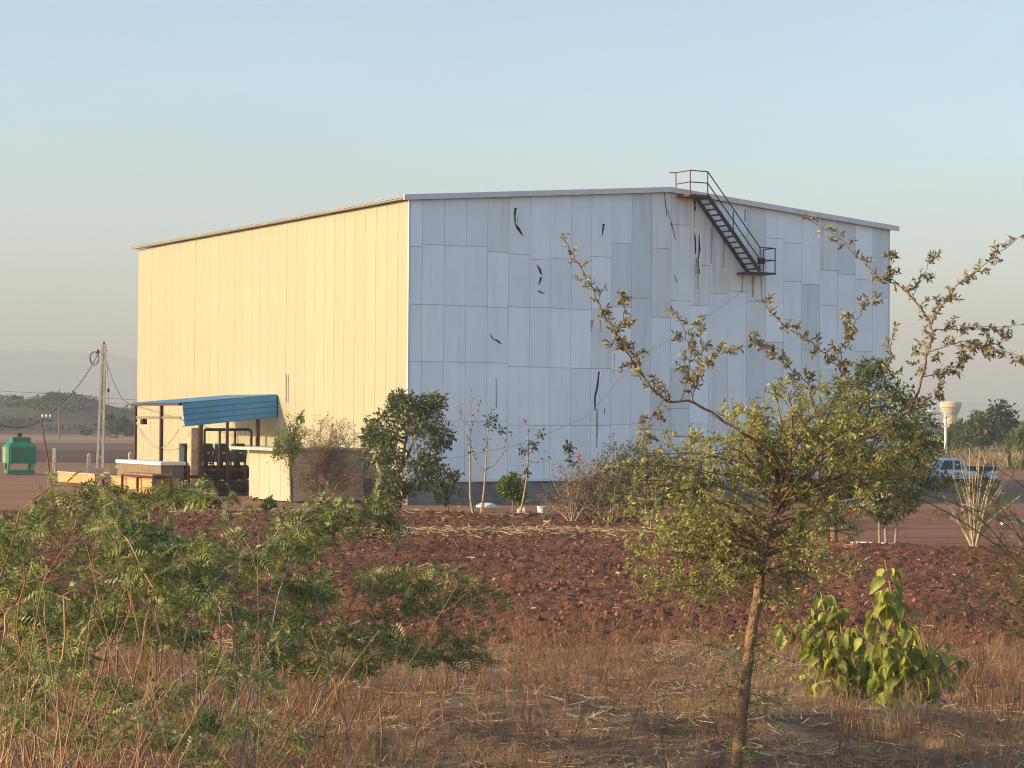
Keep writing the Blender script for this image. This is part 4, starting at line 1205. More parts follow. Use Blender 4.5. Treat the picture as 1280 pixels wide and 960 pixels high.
arch = [
    ([(985, 600), (961, 565), (914, 532), (867, 504), (830, 499), (804, 471), (769, 419), (741, 363), (716, 318), (701, 293)], 0, -1.2, .026, .42),
    ([(830, 499), (812, 525), (805, 548), (818, 566), (838, 590)], -.7, -1.0, .010, .1),
    ([(869, 505), (862, 470), (860, 430), (846, 388)], -.5, -.9, .009, .15),
    ([(866, 496), (878, 450), (872, 398)], -.5, -.3, .008, .15),
    ([(850, 500), (867, 464), (895, 446), (919, 432)], -.6, -1.3, .008, .1),
    ([(804, 471), (790, 440), (772, 432), (765, 440)], -.8, -1.0, .006, .1),
    ([(769, 419), (780, 392), (779, 374)], -1.0, -1.2, .006, .1),
    ([(1000, 590), (1035, 520), (1050, 470), (1041, 452), (1010, 425), (980, 405), (952, 377)], .1, -.8, .016, .35),
    ([(1050, 475), (1052, 435), (1072, 400), (1092, 368)], .0, -.4, .009, .1),
    ([(1020, 520), (1010, 480), (989, 462), (960, 440), (938, 424)], 0, -.9, .009, .2),
    ([(1000, 600), (1060, 560), (1105, 535), (1127, 520), (1144, 499), (1158, 447), (1165, 415), (1158, 396), (1130, 361), (1102, 347), (1078, 326), (1046, 297), (1003, 270)], .1, .9, .028, .42),
    ([(1164, 405), (1177, 382), (1200, 354), (1233, 330), (1276, 295)], .6, .3, .012, .1),
    ([(1165, 413), (1195, 412), (1240, 408), (1290, 404)], .6, .9, .009, .1),
    ([(1160, 440), (1200, 428), (1240, 436), (1290, 446)], .5, .2, .009, .1),
    ([(1152, 470), (1190, 466), (1215, 440), (1262, 425)], .5, .8, .009, .1),
    ([(1102, 347), (1115, 330), (1118, 312)], .8, .8, .006, .1),
    ([(1140, 368), (1155, 345), (1163, 320)], .7, .6, .006, .1),
    ([(1128, 520), (1155, 505), (1180, 490)], .4, .2, .007, .1),
    ([(1100, 500), (1110, 450), (1118, 410)], .5, .5, .009, .3),
    ([(975, 628), (940, 598), (900, 593), (850, 583), (788, 583), (755, 590)], 0, -1.6, .013, .3),
    ([(960, 640), (900, 606), (860, 612), (800, 620), (745, 612), (690, 625), (620, 626), (556, 625)], -.2, -2.2, .011, .25),
    ([(955, 684), (930, 676), (905, 680), (875, 690), (845, 700)], 0, -.6, .017, .3),
    ([(964, 652), (985, 632), (1010, 612), (1040, 600)], 0, .4, .018, .3),
]
for L, d0, d1, r0, bare in arch:
    pts = spline(tp_(L, d0, d1)); rr = np.linspace(r0 * .68, .003, len(pts))
    pts[1:-1] += rg.normal(size=pts[1:-1].shape) * .008
    polys.append((pts, rr))
    sp = dict(sp_out); sp['leaf_bare'] = bare
    if L[-1][0] == 556: sp['leaf_gap'] = .05; sp['gap'] = [.35, .2]
    shoot(polys, leaves, pts, rr, 0, sp, rg, t0=bare)
sp_cr = dict(levels=2, step=[.1, .07, .05], wander=[.1, .25, .3], up=[0, .05, .02], tip=.25, bare=[.28, .15], ang=[(35, 80), (35, 80)],
             len=[(.20, .55), (.08, .22)], gap=[.095, .085], rad=[.007, .003], leaf_from=1, leaf_gap=.0145)
n_arch = len(leaves)
targets = [(905, 520), (945, 505), (985, 490), (1025, 478), (1060, 478), (1092, 492), (1118, 520), (1100, 560), (1120, 592), (1040, 690), (1020, 725), (1062, 650),
           (985, 745), (920, 705), (880, 695), (850, 725), (822, 690), (800, 660), (795, 718), (832, 640), (862, 602), (892, 625), (850, 565), (900, 562), (932, 645),
           (942, 600), (1002, 545), (1040, 535), (1062, 600), (1002, 665), (910, 660), (870, 660), (840, 670), (960, 550), (930, 560), (980, 600), (1030, 630), (1075, 530), (815, 735), (890, 730), (925, 500), (965, 478), (1005, 500), (1045, 500), (1075, 505), (1105, 535), (880, 570), (815, 625), (800, 690), (790, 650), (960, 520), (1020, 560), (900, 590), (850, 640), (1150, 560), (1165, 590), (1140, 600), (1160, 545), (785, 600), (770, 640), (780, 690), (800, 750), (850, 760), (1060, 720), (1090, 620), (1075, 670), (800, 570), (835, 545)]
for (tx, ty) in targets:
    sy = min(715, max(rg.uniform(585, 665), ty + rg.uniform(10, 50)))
    k_ = int(np.argmin(np.abs(trunk[:, 2] - P(960, sy, BD).z)))
    a = trunk[k_]; dz = rg.uniform(-.9, .9)
    b = np.array(P(tx, ty, BD + dz))
    mid = (a + b) / 2 + rg.normal(size=3) * .07 + np.array([0, 0, .10])
    pts = spline([a, mid, b]); rr = np.linspace(.014, .004, len(pts))
    polys.append((pts, rr)); shoot(polys, leaves, pts, rr, 0, sp_cr, rg)
# short sprigs low on the trunk
for k_ in range(40):
    t_ = rg.uniform(.03, .62); q = trunk[int(t_ * len(trunk))]
    dd = np.array([rg.uniform(-1, 1), rg.uniform(-.6, .6), rg.uniform(-.2, .3)])
    grow(polys, leaves, q, dd, rg.uniform(.3, .95), .005, 1, dict(sp_cr, leaf_gap=.018, up=[0, -.02, -.03]), rg)
polys, leaves = centre(polys, leaves, base)
link('trunk', tubes_mesh('trunk', polys[:1], 12), M['bark'], ac)
link('branches', tubes_mesh('branches', polys[1:], 6), M['bark'], ac)
print("acacia leaves", len(leaves), "polys", len(polys))
leaf_object('crown', leaves[n_arch:], (SIMPLE[0] * np.array([1, .95, 1]), SIMPLE[1]), .038, M['leaf_acacia'], ac, rg, up=.15)
leaf_object('outer_leaves', leaves[:n_arch], (SIMPLE[0] * np.array([1, .8, 1]), SIMPLE[1]), .052, M['leaf_acacia_dry'], ac, rg, up=.1)

# ------------------------------------------------------------------ feathery shrubs, left foreground
def feathery(label, bx, D0, ntips, xr, top, bot, seed, leafsize=.155, spread=.6, extra=()):
    """many thin stems from one foot carrying level, layered sprays of feathery leaves"""
    rg = NR(seed)
    base = P(bx, 960, D0); base.z = 0
    t = thing('feathery_shrub', label, 'shrub', base, 0, 'feathery shrubs in the left foreground')
    polys, leaves = [], []
    sp = dict(levels=2, step=[.12, .08, .06], wander=[.06, .10, .15], up=[0, .0, -.01], tip=.2, bare=[.18, .15], ang=[(20, 50), (25, 55)],
              len=[(.25, .65), (.10, .26)], gap=[.19, .17], rad=[.006, .003], leaf_from=1, leaf_gap=.046, flat=(1, 1, .34))
    tips = [(rg.uniform(*xr), None, rg.uniform(-1.2, 5.0)) for _ in range(ntips)] + list(extra)
    for (tx, ty, dd) in tips:
        if ty is None:
            tt = np.interp(tx, *top); ty = tt + (bot - tt) * rg.uniform(0, 1) ** .85
        b = np.array(P(tx, ty, D0 + dd)); a = np.array(base) + rg.normal(size=3) * np.array([spread, spread, 0])
        h = b - a
        side = 1 if h[0] > 0 else -1
        k1 = a + np.array([h[0] * .22, h[1] * .3, h[2] * .55]) + rg.normal(size=3) * .22
        k2 = a + np.array([h[0] * .5, h[1] * .6, h[2] * .97 + .06])
        pts = spline([a, k1, k2, b]); pts[2:-1] += rg.normal(size=pts[2:-1].shape) * .015
        rr = np.linspace(.012, .003, len(pts))
        polys.append((pts, rr)); shoot(polys, leaves, pts, rr, 0, sp, rg, t0=.70)
    polys, leaves = centre(polys, leaves, base)
    leaves = [(q, np.array([d[0], d[1], d[2] * .65 - .12])) for q, d in leaves]
    link('branches', tubes_mesh('branches', polys, 5), M['stem_tan'] if seed % 2 else M['bark_grey'], t)
    leaf_object('crown', leaves, pinnate(6, .06, .40, droop=.25, fwd=.5, vee=.35), leafsize, M['leaf_fern'], t, rg, up=.3, gravity=.15, jit=.3)
    return t
feathery('tall feathery green shrub at the left edge with sprays reaching below the cooling tower', 20, 16.5, 24, (-60, 250), ([-60, 60, 150, 260], [600, 592, 600, 632]), 880, 21)
feathery('feathery green shrub whose level sprays stretch right over the ploughed soil', 240, 18.5, 19, (130, 440), ([130, 250, 350, 460], [608, 618, 640, 668]), 830, 22, extra=[(478, 648, .3), (450, 640, .6), (400, 655, .4)])
feathery('lower feathery shrub at the field edge with sprays hanging over dry grass', 360, 20.5, 12, (260, 560), ([260, 400, 500, 600], [690, 690, 715, 760]), 830, 23, extra=[(572, 714, .2), (590, 752, .2), (600, 818, .6), (560, 800, .3), (520, 730, -.3)])

feathery('low feathery shrub tangled among dry stems in the bottom left corner', 110, 14.2, 11, (-40, 330), ([-40, 330], [790, 830]), 940, 24, leafsize=.12)
# sprigs entering from the right edge
def side_shrub(name, label, base, tips, seed, D0, leaf=.06, m='leaf_acacia', gap=.03, cat='shrub', bark='bark', lens=((.2, .5), (.08, .2)), tpl=None, r0=.02, group=None):
    rg = NR(seed)
    t = thing(name, label, cat, base, 0, group)
    polys, leaves = [], []
    sp = dict(levels=2, step=[.1, .07, .05], wander=[.1, .22, .3], up=[0, .03, .02], tip=.25, bare=[.3, .15], ang=[(35, 80), (35, 80)],
              len=list(lens), gap=[.13, .12], rad=[.007, .003], leaf_from=1, leaf_gap=gap)
    for (tx, ty, dd) in tips:
        b = np.array(P(tx, ty, D0 + dd)); a = np.array(base)
        h = b - a
        pts = spline([a, a + h * np.array([.25, .3, .5]) + rg.normal(size=3) * .08, a + h * np.array([.65, .7, .88]) + rg.normal(size=3) * .06, b])
        rr = np.linspace(r0, .004, len(pts)); polys.append((pts, rr)); shoot(polys, leaves, pts, rr, 0, sp, rg)
    polys, leaves = centre(polys, leaves, base)
    link('branches', tubes_mesh('branches', polys, 5), M[bark], t)
    if leaves:
        leaf_object('crown', leaves, tpl or pinnate(5, .06, .32, fwd=.3), leaf, M[m], t, rg, up=.45)
    return t
b_ = P(1400, 960, 21.5); b_.z = 0
side_shrub('thorny_shrub', 'dark-twigged thorny shrub reaching in from the right edge beside the broad-leaved plant', b_,
           [(1190, 720, 0), (1230, 705, .3), (1215, 745, -.4), (1262, 690, -.3), (1250, 770, -.2), (1175, 750, .4), (1060, 601, .6), (1120, 612, .2), (1160, 592, -.2), (1205, 600, .3), (1245, 585, 0), (1190, 628, .4), (1262, 640, .3)], 31, 21.5, gap=.045, r0=.011)

# ------------------------------------------------------------------ broad-leaved plant (each leaf its own part)
def broad(seed):
    r_ = NR(seed); n = 6; V = []; F = []
    dr = r_.uniform(.3, .8); cup = r_.uniform(.1, .4); wv = r_.uniform(0, 6)
    for i in range(n + 1):
        x_ = i / n; w = .37 * math.sin(math.pi * min(1, x_ * .93 + .07)) ** .75 * (1 - .25 * x_)
        if i == n: w = .01
        z_ = -dr * x_ * x_ * .9
        for j in (-2, -1, 0, 1, 2):
            V.append((x_ * (1 - .12 * dr * x_), j / 2 * w, z_ + abs(j / 2) ** 1.5 * w * cup * 1.6 + (.025 * math.sin(8 * x_ + wv + 2 * j) if j else -.012)))
    for i in range(n):
        for j in range(4):
            F.append((i * 5 + j, i * 5 + 5 + j, i * 5 + 6 + j, i * 5 + 1 + j))
    b = len(V); V += [(-.18, .012, .04), (-.18, -.012, .04), (.05, -.012, 0), (.05, .012, 0)]; F.append((b, b + 1, b + 2, b + 3))
    return np_mesh('broad_leaf', V, [F], True)
LM = [broad(s) for s in range(9)]
for m_ in LM: m_.materials.append(M['leaf_broad'])
def broadleaf(label, pb, tops, seed, size):
    rg = NR(seed)
    bl = thing('broadleaf_plant', label, 'plant', pb, 0, 'broad-leaved plants in the right foreground')
    stems = []; lv = []
    for (tx, ty), dd, n in tops:
        b = np.array(P(tx, ty, pb.y + dd)); a = np.array(pb) + rg.normal(size=3) * np.array([.07, .05, 0])
        h = b - a
        pts = spline([a, a + h * np.array([.35, .4, .5]), b]); stems.append((pts - np.array(pb), np.linspace(.016, .006, len(pts))))
        for i in range(n):
            t_ = rg.uniform(.15, 1.0)
            q = pts[min(len(pts) - 1, int(t_ * (len(pts) - 1)))] + rg.normal(size=3) * .03
            lv.append((q, rg.uniform(0, 2 * math.pi), (1 - t_) * .30 + .04, rg.uniform(.55, 1.15)))
    link('stems', tubes_mesh('stems', stems, 6), M['stem_tan'], bl)
    for (q, az, ro, s_) in lv[:300]:
        dirv = Vector((math.cos(az), math.sin(az), 0))
        pos = Vector(q) - pb + dirv * ro * .8
        if pos.z < .05: continue
        pit = R(rg.uniform(5, 80))
        X_ = (dirv * math.cos(pit) + Vector((0, 0, -math.sin(pit)))).normalized()
        Y_ = Vector((0, 0, 1)).cross(X_).normalized()
        rl = R(rg.uniform(-45, 45))
        Z_ = X_.cross(Y_)
        Y2 = Y_ * math.cos(rl) + Z_ * math.sin(rl); Z2 = X_.cross(Y2)
        sz = size * s_
        o = link('leaf', LM[rg.randint(9)], None, bl)
        o.matrix_basis = Matrix(((X_.x * sz, Y2.x * sz, Z2.x * sz, pos.x), (X_.y * sz, Y2.y * sz, Z2.y * sz, pos.y), (X_.z * sz, Y2.z * sz, Z2.z * sz, pos.z), (0, 0, 0, 1)))
broadleaf('taller peaked plant with big drooping yellow-green leaves in the right foreground', G(1130, 884),
          [((1106, 700), 0, 52), ((1112, 735), .1, 26), ((1090, 752), .15, 28), ((1130, 760), -.15, 30), ((1075, 790), .2, 24), ((1152, 800), -.2, 28), ((1185, 798), .0, 30),
           ((1210, 820), .15, 22), ((1108, 800), -.35, 30), ((1165, 835), -.3, 20), ((1090, 835), -.2, 10)], 5, .215)
broadleaf('shorter bushy plant with paler broad leaves leaning against the taller peaked one', G(1048, 872),
          [((1026, 740), .1, 46), ((1002, 770), .05, 36), ((1045, 755), -.1, 40), ((975, 772), .2, 22), ((1072, 780), -.2, 36), ((1014, 800), -.2, 34), ((1048, 810), -.3, 40), ((1085, 815), .0, 24)], 6, .185)

# ------------------------------------------------------------------ trees and bushes by the building
def clump_tree(name, label, base, trunk_pts, blobs, m_leaf, leaf, n, seed, bark='bark', r0=.09, tpl=OVAL2, gap=.5, group=None, cat='tree', up=.4, hang=.3, limbs=True, cl=.28):
    """trunk + limbs to each clump; leaves in many small clusters spread through the clump volumes"""
    rg = NR(seed)
    base = Vector(base)
    t = thing(name, label, cat, base, 0, group)
    tr = spline([np.array(base)] + [np.array(p) for p in trunk_pts])
    polys = [(tr, np.linspace(r0, r0 * .35, len(tr)))]
    top = tr[-1]
    tot = sum(b[3] for b in blobs)
    leaves = []
    for (px, py, d, w, hh, vv) in [(b[0], b[1], b[2], b[3], b[4], b[5] if len(b) > 5 else b[3]) for b in blobs]:
        c_ = np.array(P(px, py, d)); k = d / FPX
        rx, rz, ry = w * k, hh * k, vv * k
        s0 = tr[max(1, int(len(tr) * rg.uniform(.45, .98))) - 1]
        if limbs:
            pts = spline([s0, (s0 + c_) / 2 + rg.normal(size=3) * .1 * np.array([1, 1, .5]) + np.array([0, 0, .1]), c_])
            polys.append((pts, np.linspace(r0 * .4, .01, len(pts))))
        ncl = max(6, int(n * w / tot / 14))
        for j in range(ncl):
            v = rg.normal(size=3); v /= np.linalg.norm(v); v *= rg.uniform(.35, 1.0) ** .5
            q = c_ + v * np.array([rx, ry, rz])
            if vnoise(q[0] * 2.2 / cl * .3 + 9, q[2] * 2.2 / cl * .3, seed) < .28 * gap * 2: continue
            if limbs: polys.append((np.array([c_ + (q - c_) * .15, c_ + (q - c_) * .6 + rg.normal(size=3) * .03, q]), np.array([.010, .007, .004])))
            for _ in range(14):
                o_ = rg.normal(size=3) * cl * min(rx, rz) * .6
                leaves.append((q + o_, unit(v + rg.normal(size=3) * .8 + np.array([0, 0, -hang]))))
    polys, leaves = centre(polys, leaves, base)
    link('trunk', tubes_mesh('trunk', polys, 6), M[bark], t)
    leaf_object('crown', leaves, tpl, leaf, M[m_leaf], t, rg, up=up)
    return t
b = G(498, 638); d = b.y
clump_tree('leafy_tree', 'round-crowned leafy tree with glossy leaves at the sunlit corner of the warehouse', b, [P(500, 600, d), P(506, 560, d), P(512, 520, d)],
           [(512, 510, d, 26, 17), (543, 520, d - .3, 18, 17), (482, 535, d - .2, 20, 20), (520, 545, d - .8, 34, 24), (550, 545, d, 14, 14), (478, 565, d - .4, 22, 20), (520, 580, d - .6, 36, 26),
            (498, 603, d - .7, 24, 15), (534, 588, d + .3, 16, 15), (530, 505, d + .4, 24, 14), (500, 500, d + .2, 12, 10), (490, 620, d - .4, 20, 10), (465, 545, d, 10, 14)], 'leaf_mango', .175, 7600, 41, gap=.37, tpl=SIMPLE, r0=.10, cl=.42)
b = G(560, 641); d = b.y
clump_tree('small_shrub', 'small dark green shrub with drying lower leaves right of the round-crowned tree', b, [P(560, 620, d), P(562, 605, d)],
           [(562, 602, d, 18, 14), (574, 596, d, 10, 8), (552, 618, d - .2, 10, 12)], 'leaf_dark', .14, 900, 42, r0=.03, tpl=SIMPLE, cat='shrub', cl=.4)
def sapling(name, label, base, stems, twigs, n_leaf, leaf, m_leaf, seed, bark='bark_pale', r0=.045, tuft=None, cat='sapling', group=None):
    rg = NR(seed); base = Vector(base)
    t = thing(name, label, cat, base, 0, group)
    polys, leaves = [], []
    sp = dict(levels=1, step=[.2, .12], wander=[.1, .15], up=[0, .18], tip=.3, bare=[.35], ang=[(30, 60)], len=[(.3, .8)], gap=[.35], rad=[.014],
              leaf_from=1, leaf_gap=n_leaf)
    for L, r_ in stems:
        pts = spline([np.array(P(x_, y_, base.y + dd)) for x_, y_, dd in L]); rr = np.linspace(r_, .008, len(pts))
        polys.append((pts, rr)); shoot(polys, leaves, pts, rr, 0, sp, rg, t0=twigs)
    for (px, py, w, hh, n) in (tuft or []):
        c_ = np.array(P(px, py, base.y)); k = base.y / FPX
        for _ in range(n):
            v = rg.normal(size=3) * .5 * np.array([w * k, w * k, hh * k]); leaves.append((c_ + v, unit(v + rg.normal(size=3) * .3)))
    polys, leaves = centre(polys, leaves, base)
    link('stem', tubes_mesh('stem', polys, 5), M[bark], t)
    if leaves: leaf_object('crown', leaves, SIMPLE, leaf, M[m_leaf], t, rg, up=.4)
    return t
b = G(593, 648)
sapling('slender_sapling', 'tallest slender sapling with pale bare stem and sparse leaves near the white sack', b, [([(593, 648, 0), (588, 620, 0), (588, 580, 0), (587, 530, 0), (590, 485, 0)], .06),
        ([(588, 545, 0), (577, 525, .2), (570, 508, .3)], .02), ([(589, 520, 0), (596, 512, -.2), (600, 505, -.3)], .015)], .45, .16, .11, 'leaf_olive', 43)
b = G(600, 649)
sapling('slender_sapling', 'forked slender sapling with a dark leafy tuft just right of the tallest one', b, [([(600, 649, 0), (604, 625, 0), (607, 590, 0), (609, 550, 0), (612, 522, 0)], .06),
        ([(606, 588, 0), (620, 578, 0), (630, 560, .1), (634, 540, .1)], .03), ([(606, 590, 0), (593, 575, 0), (588, 560, .2)], .022)], .5, .14, .12, 'leaf_dark', 44, tuft=[(614, 526, 7, 9, 80), (628, 538, 8, 5, 40)])
b = G(640, 650)
clump_tree('lime_bush', 'small rounded lime green bush between the saplings and the bucket', b, [P(641, 625, b.y), P(641, 612, b.y)], [(641, 606, b.y, 14, 12), (646, 618, b.y - .2, 9, 9), (633, 612, b.y - .2, 8, 8)], 'leaf_lime', .16, 900, 45, bark='bark_pale', r0=.03, tpl=SIMPLE, cat='bush', cl=.4, gap=.3)
b = G(648, 651)
sapling('slender_sapling', 'thin sapling with dark scattered leaves rising from the lime green bush', b, [([(648, 651, 0), (655, 620, 0), (659, 590, 0), (660, 555, 0), (658, 530, 0)], .05),
        ([(660, 570, 0), (668, 556, 0), (676, 542, 0)], .02), ([(658, 585, 0), (653, 570, 0), (651, 557, 0)], .018), ([(658, 575, 0), (672, 578, 0), (690, 574, .1)], .015)], .35, .2, .13, 'leaf_dark', 46, tuft=[(676, 543, 4, 5, 25), (668, 558, 6, 5, 40), (653, 563, 4, 5, 25), (659, 590, 4, 5, 20)])
b = G(712, 650)
sapling('slender_sapling', 'thin sapling topped by a dark green tuft above the thorny bushes', b, [([(712, 650, 0), (712, 600, 0), (711, 555, 0)], .03)], .5, .3, .12, 'leaf_dark', 47, tuft=[(711, 562, 6, 8, 110), (713, 580, 6, 6, 40)])
# pink flowering shrub
b = G(722, 648)
sapling('flowering_shrub', 'spindly pink-flowered shrub beside the tufted sapling', b, [([(722, 648, 0), (722, 610, 0), (724, 570, 0)], .02), ([(722, 620, 0), (735, 590, 0), (742, 565, .2)], .015)], .4, .12, .09, 'leaf_pink', 48, cat='shrub', tuft=[(724, 572, 7, 7, 60)])
# bare thorny bushes
def thorn_bush(label, px, py, tips, seed, stem='bark_pale', leaf_m='leaf_dry', gap=.12, leaf=.07, name='thorny_bush', group='bare thorny bushes before the shaded gable', lens=((.4, 1.0), (.2, .6)), r0=.035, sub=.11):
    rg = NR(seed); base = G(px, py); d = base.y
    t = thing(name, label, 'bush', base, 0, group)
    polys, leaves = [], []
    sp = dict(levels=2, step=[.15, .1, .08], wander=[.1, .22, .3], up=[0, .05, .05], tip=.3, bare=[.3, .15], ang=[(25, 65), (30, 75)],
              len=list(lens), gap=[sub, sub], rad=[.014, .011], leaf_from=2, leaf_gap=gap)
    for (tx, ty) in tips:
        b = np.array(P(tx, ty, d + rg.uniform(-.7, .7))); a = np.array(base)
        h = b - a
        pts = spline([a, a + h * np.array([.3, .3, .45]) + rg.normal(size=3) * .06, b]); rr = np.linspace(r0, .006, len(pts))
        polys.append((pts, rr)); shoot(polys, leaves, pts, rr, 0, sp, rg)
    polys, leaves = centre(polys, leaves, base)
    link('branches', tubes_mesh('branches', polys, 5), M[stem], t)
    if leaves: leaf_object('foliage', leaves, OVAL2, leaf, M[leaf_m], t, rg, up=.4)
    return t
thorn_bush('bare thorny bush with brown twigs left of the other two', 716, 658, [(690, 600), (705, 585), (720, 590), (738, 600), (730, 575), (682, 625), (748, 620), (760, 595)], 51)
thorn_bush('bare thorny bush with several pale forked stems in the middle of the row', 764, 659, [(745, 600), (760, 580), (780, 575), (800, 590), (735, 625), (790, 610), (770, 560), (810, 610)], 52, leaf_m='leaf_olive', gap=.06, leaf=.09)
thorn_bush('bare thorny bush nearest the acacia trunk', 812, 662, [(790, 600), (805, 575), (825, 580), (840, 600), (850, 570), (835, 625), (800, 560)], 53, leaf_m='leaf_olive', gap=.045, leaf=.09)
thorn_bush('low tangled dry bush filling the gap between the bucket and the first thorny bush', 738, 655, [(715, 612), (728, 600), (745, 596), (760, 606), (772, 618), (705, 628), (752, 585)], 56, stem='stem_red', leaf_m='leaf_dry', gap=.06, leaf=.09, sub=.08)
thorn_bush('thorny bush with green tips behind the middle of the row', 790, 652, [(772, 582), (785, 565), (800, 560), (815, 570), (828, 585), (765, 605), (835, 605), (792, 590)], 57, leaf_m='leaf_olive', gap=.04, leaf=.10, sub=.09)
thorn_bush('rightmost thorny bush, half behind the acacia trunk', 858, 655, [(838, 590), (850, 575), (866, 570), (880, 580), (892, 598), (845, 612), (885, 615), (868, 595)], 58, leaf_m='leaf_olive', gap=.045, leaf=.10, sub=.09)
# dry brown bush in front of the cabin
thorn_bush('large dry brown bush of tangled bare twigs in front of the cabin', 405, 628, [(372, 560), (385, 540), (400, 530), (415, 528), (432, 530), (445, 545), (455, 560), (420, 545), (395, 565), (375, 590), (440, 580), (455, 595), (410, 555), (370, 602), (382, 612), (452, 612), (462, 598), (438, 606), (394, 606), (426, 600), (365, 580), (462, 570)], 54,
           stem='bark_pale', name='dry_bush', group=None, gap=.2, lens=((.5, 1.1), (.3, .7)), sub=.065)
# bamboo-like green sapling by the cabin
b = G(364, 630); d = b.y
clump_tree('leaning_sapling', 'yellow-green sapling with wispy foliage growing against the cabin corner', b, [P(363, 600, d), P(362, 570, d), P(366, 545, d), P(374, 520, d)],
           [(368, 535, d, 10, 14), (360, 552, d, 16, 12), (356, 572, d, 12, 12), (370, 560, d, 10, 14), (350, 560, d, 8, 8), (376, 522, d, 5, 6)], 'leaf_lime', .20, 1300, 55, r0=.05, tpl=(OVAL2[0] * np.array([1, .4, 1]), OVAL2[1]), cat='sapling', hang=.8, gap=.25, cl=.5)
# dark tree behind the acacia
b = G(1042, 680); d = b.y
clump_tree('dark_tree', 'dense dark green tree with brown trunk standing behind the acacia', b, [P(1043, 640, d), P(1050, 600, d), P(1072, 560, d)],
           [(1080, 480, d, 34, 22), (1110, 500, d, 32, 24), (1140, 530, d - .4, 32, 24), (1060, 520, d, 30, 26), (1100, 545, d - .5, 42, 26), (1150, 565, d, 26, 22), (1075, 575, d, 34, 20), (1120, 590, d - .3, 34, 14), (1045, 545, d, 24, 22), (1090, 460, d, 18, 10)],
           'leaf_mid', .12, 9000, 61, r0=.12, gap=.36, tpl=OVAL2, cl=.4)
b = G(1108, 683); d = b.y
tw_ = clump_tree('twin_saplings', 'clump of thin-trunked small trees with olive leaves behind the broad-leaved plant', b, [P(1106, 655, d), P(1104, 635, d)],
           [(1110, 615, d, 22, 14), (1130, 605, d, 18, 12), (1095, 630, d, 16, 14), (1120, 635, d - .2, 18, 12), (1085, 612, d, 14, 12), (1140, 625, d, 10, 10), (1105, 645, d - .2, 14, 8)], 'leaf_olive', .11, 2600, 62, bark='bark_pale', r0=.05, gap=.4, cat='small tree', cl=.4)
tr2 = [([(1100, 684), (1099, 660), (1100, 640)], .04), ([(1119, 684), (1121, 655), (1124, 635)], .045)]
link('stem', tubes_mesh('stem', [(spline([np.array(P(x_, y_, d) - b) for x_, y_ in L]), np.linspace(r_, .02, 13)) for L, r_ in tr2], 6), M['bark_pale'], tw_)
# cream stemmed shrub on the right
thorn_bush('bare shrub with many upright cream stems fanning from one foot on the red dirt', 1218, 690, [(1190, 590), (1200, 575), (1212, 560), (1222, 575), (1232, 570), (1243, 580), (1256, 600), (1265, 590), (1180, 620), (1275, 620), (1208, 610), (1236, 600), (1190, 640), (1225, 560), (1200, 600), (1215, 590), (1228, 590), (1240, 595), (1250, 585), (1205, 585), (1246, 620), (1196, 620), (1258, 630)], 63,
           stem='stem_cream', leaf_m='leaf_lime', name='cream_stemmed_shrub', group=None, lens=((.25, .6), (.1, .3)), r0=.04, sub=.4, gap=.10, leaf=.10)

thorn_bush('olive roadside bush standing before the nose of the white pickup truck', 1168, 624, [(1150, 592), (1160, 584), (1172, 586), (1182, 592), (1145, 604), (1190, 602), (1196, 595)], 64, leaf_m='leaf_olive', gap=.035, leaf=.17, name='roadside_bush', group=None, lens=((.3, .7), (.2, .4)), sub=.16)
thorn_bush('low dry roadside bush at the tail of the white pickup truck', 1232, 622, [(1212, 596), (1222, 588), (1238, 588), (1250, 600), (1206, 606)], 65, leaf_m='leaf_olive', gap=.04, leaf=.15, name='roadside_bush', group=None, lens=((.3, .7), (.2, .4)), sub=.16)
for i, (px, py, w_, h_, lab, m_) in enumerate(((262, 636, 15, 10, 'low olive weed clump at the yard edge before the rusty bench', 'leaf_olive'), (300, 632, 20, 13, 'broad green weed clump hiding the foot of the compressors', 'leaf_fern'), (336, 636, 10, 8, 'small green weed clump at the near foot of the sheet-clad cabin', 'leaf_lime'), (225, 634, 18, 9, 'low green weed clump in front of the orange plastered wall', 'leaf_fern'))):
    b = G(px, py); d = b.y
    clump_tree('weed_clump', lab, b, [P(px, py - h_ * .8, d)], [(px, py - h_, d, w_ * .5, h_ * .6), (px - w_ * .5, py - h_ * .7, d, w_ * .4, h_ * .5), (px + w_ * .5, py - h_ * .8, d, w_ * .4, h_ * .5)], m_, .16, 420, 90 + i, r0=.03, tpl=SIMPLE, cat='weeds', gap=.3, cl=.5)
# far right trees and scrub
for i, (px, py, d, wd, ht, lab, m_) in enumerate((
        (1225, 560, 250, 30, 44, 'bushy mid green tree below and right of the water tower', 'leaf_olive'),
        (1250, 560, 262, 24, 58, 'tallest dark tree on the right skyline with an uneven peak', 'leaf_dark'),
        (1198, 562, 280, 20, 32, 'grey-green tree hiding the shaft of the water tower', 'leaf_olive'),
        (1160, 566, 240, 22, 24, 'low dark tree between the warehouse corner and the lamp post', 'leaf_dark'),
        (1280, 562, 240, 20, 26, 'low yellow-green tree cut by the right edge', 'leaf_lime'))):
    b = P(px, py, d); b.z = 0
    clump_tree('distant_tree', lab, b, [P(px, py - ht * .35, d), P(px, py - ht * .6, d)],
               [(px - wd * .45, py - ht * .5, d, wd * .5, ht * .28), (px + wd * .45, py - ht * .45, d, wd * .5, ht * .28), (px, py - ht * .8, d - 1, wd * .45, ht * .22), (px + wd * .2, py - ht * .62, d - 1, wd * .6, ht * .3), (px - wd * .2, py - ht * .25, d - 1, wd * .7, ht * .2)],
               m_, .55, 1700, 70 + i, r0=.2, gap=.35, group='trees on the far right', limbs=True, cl=.4)
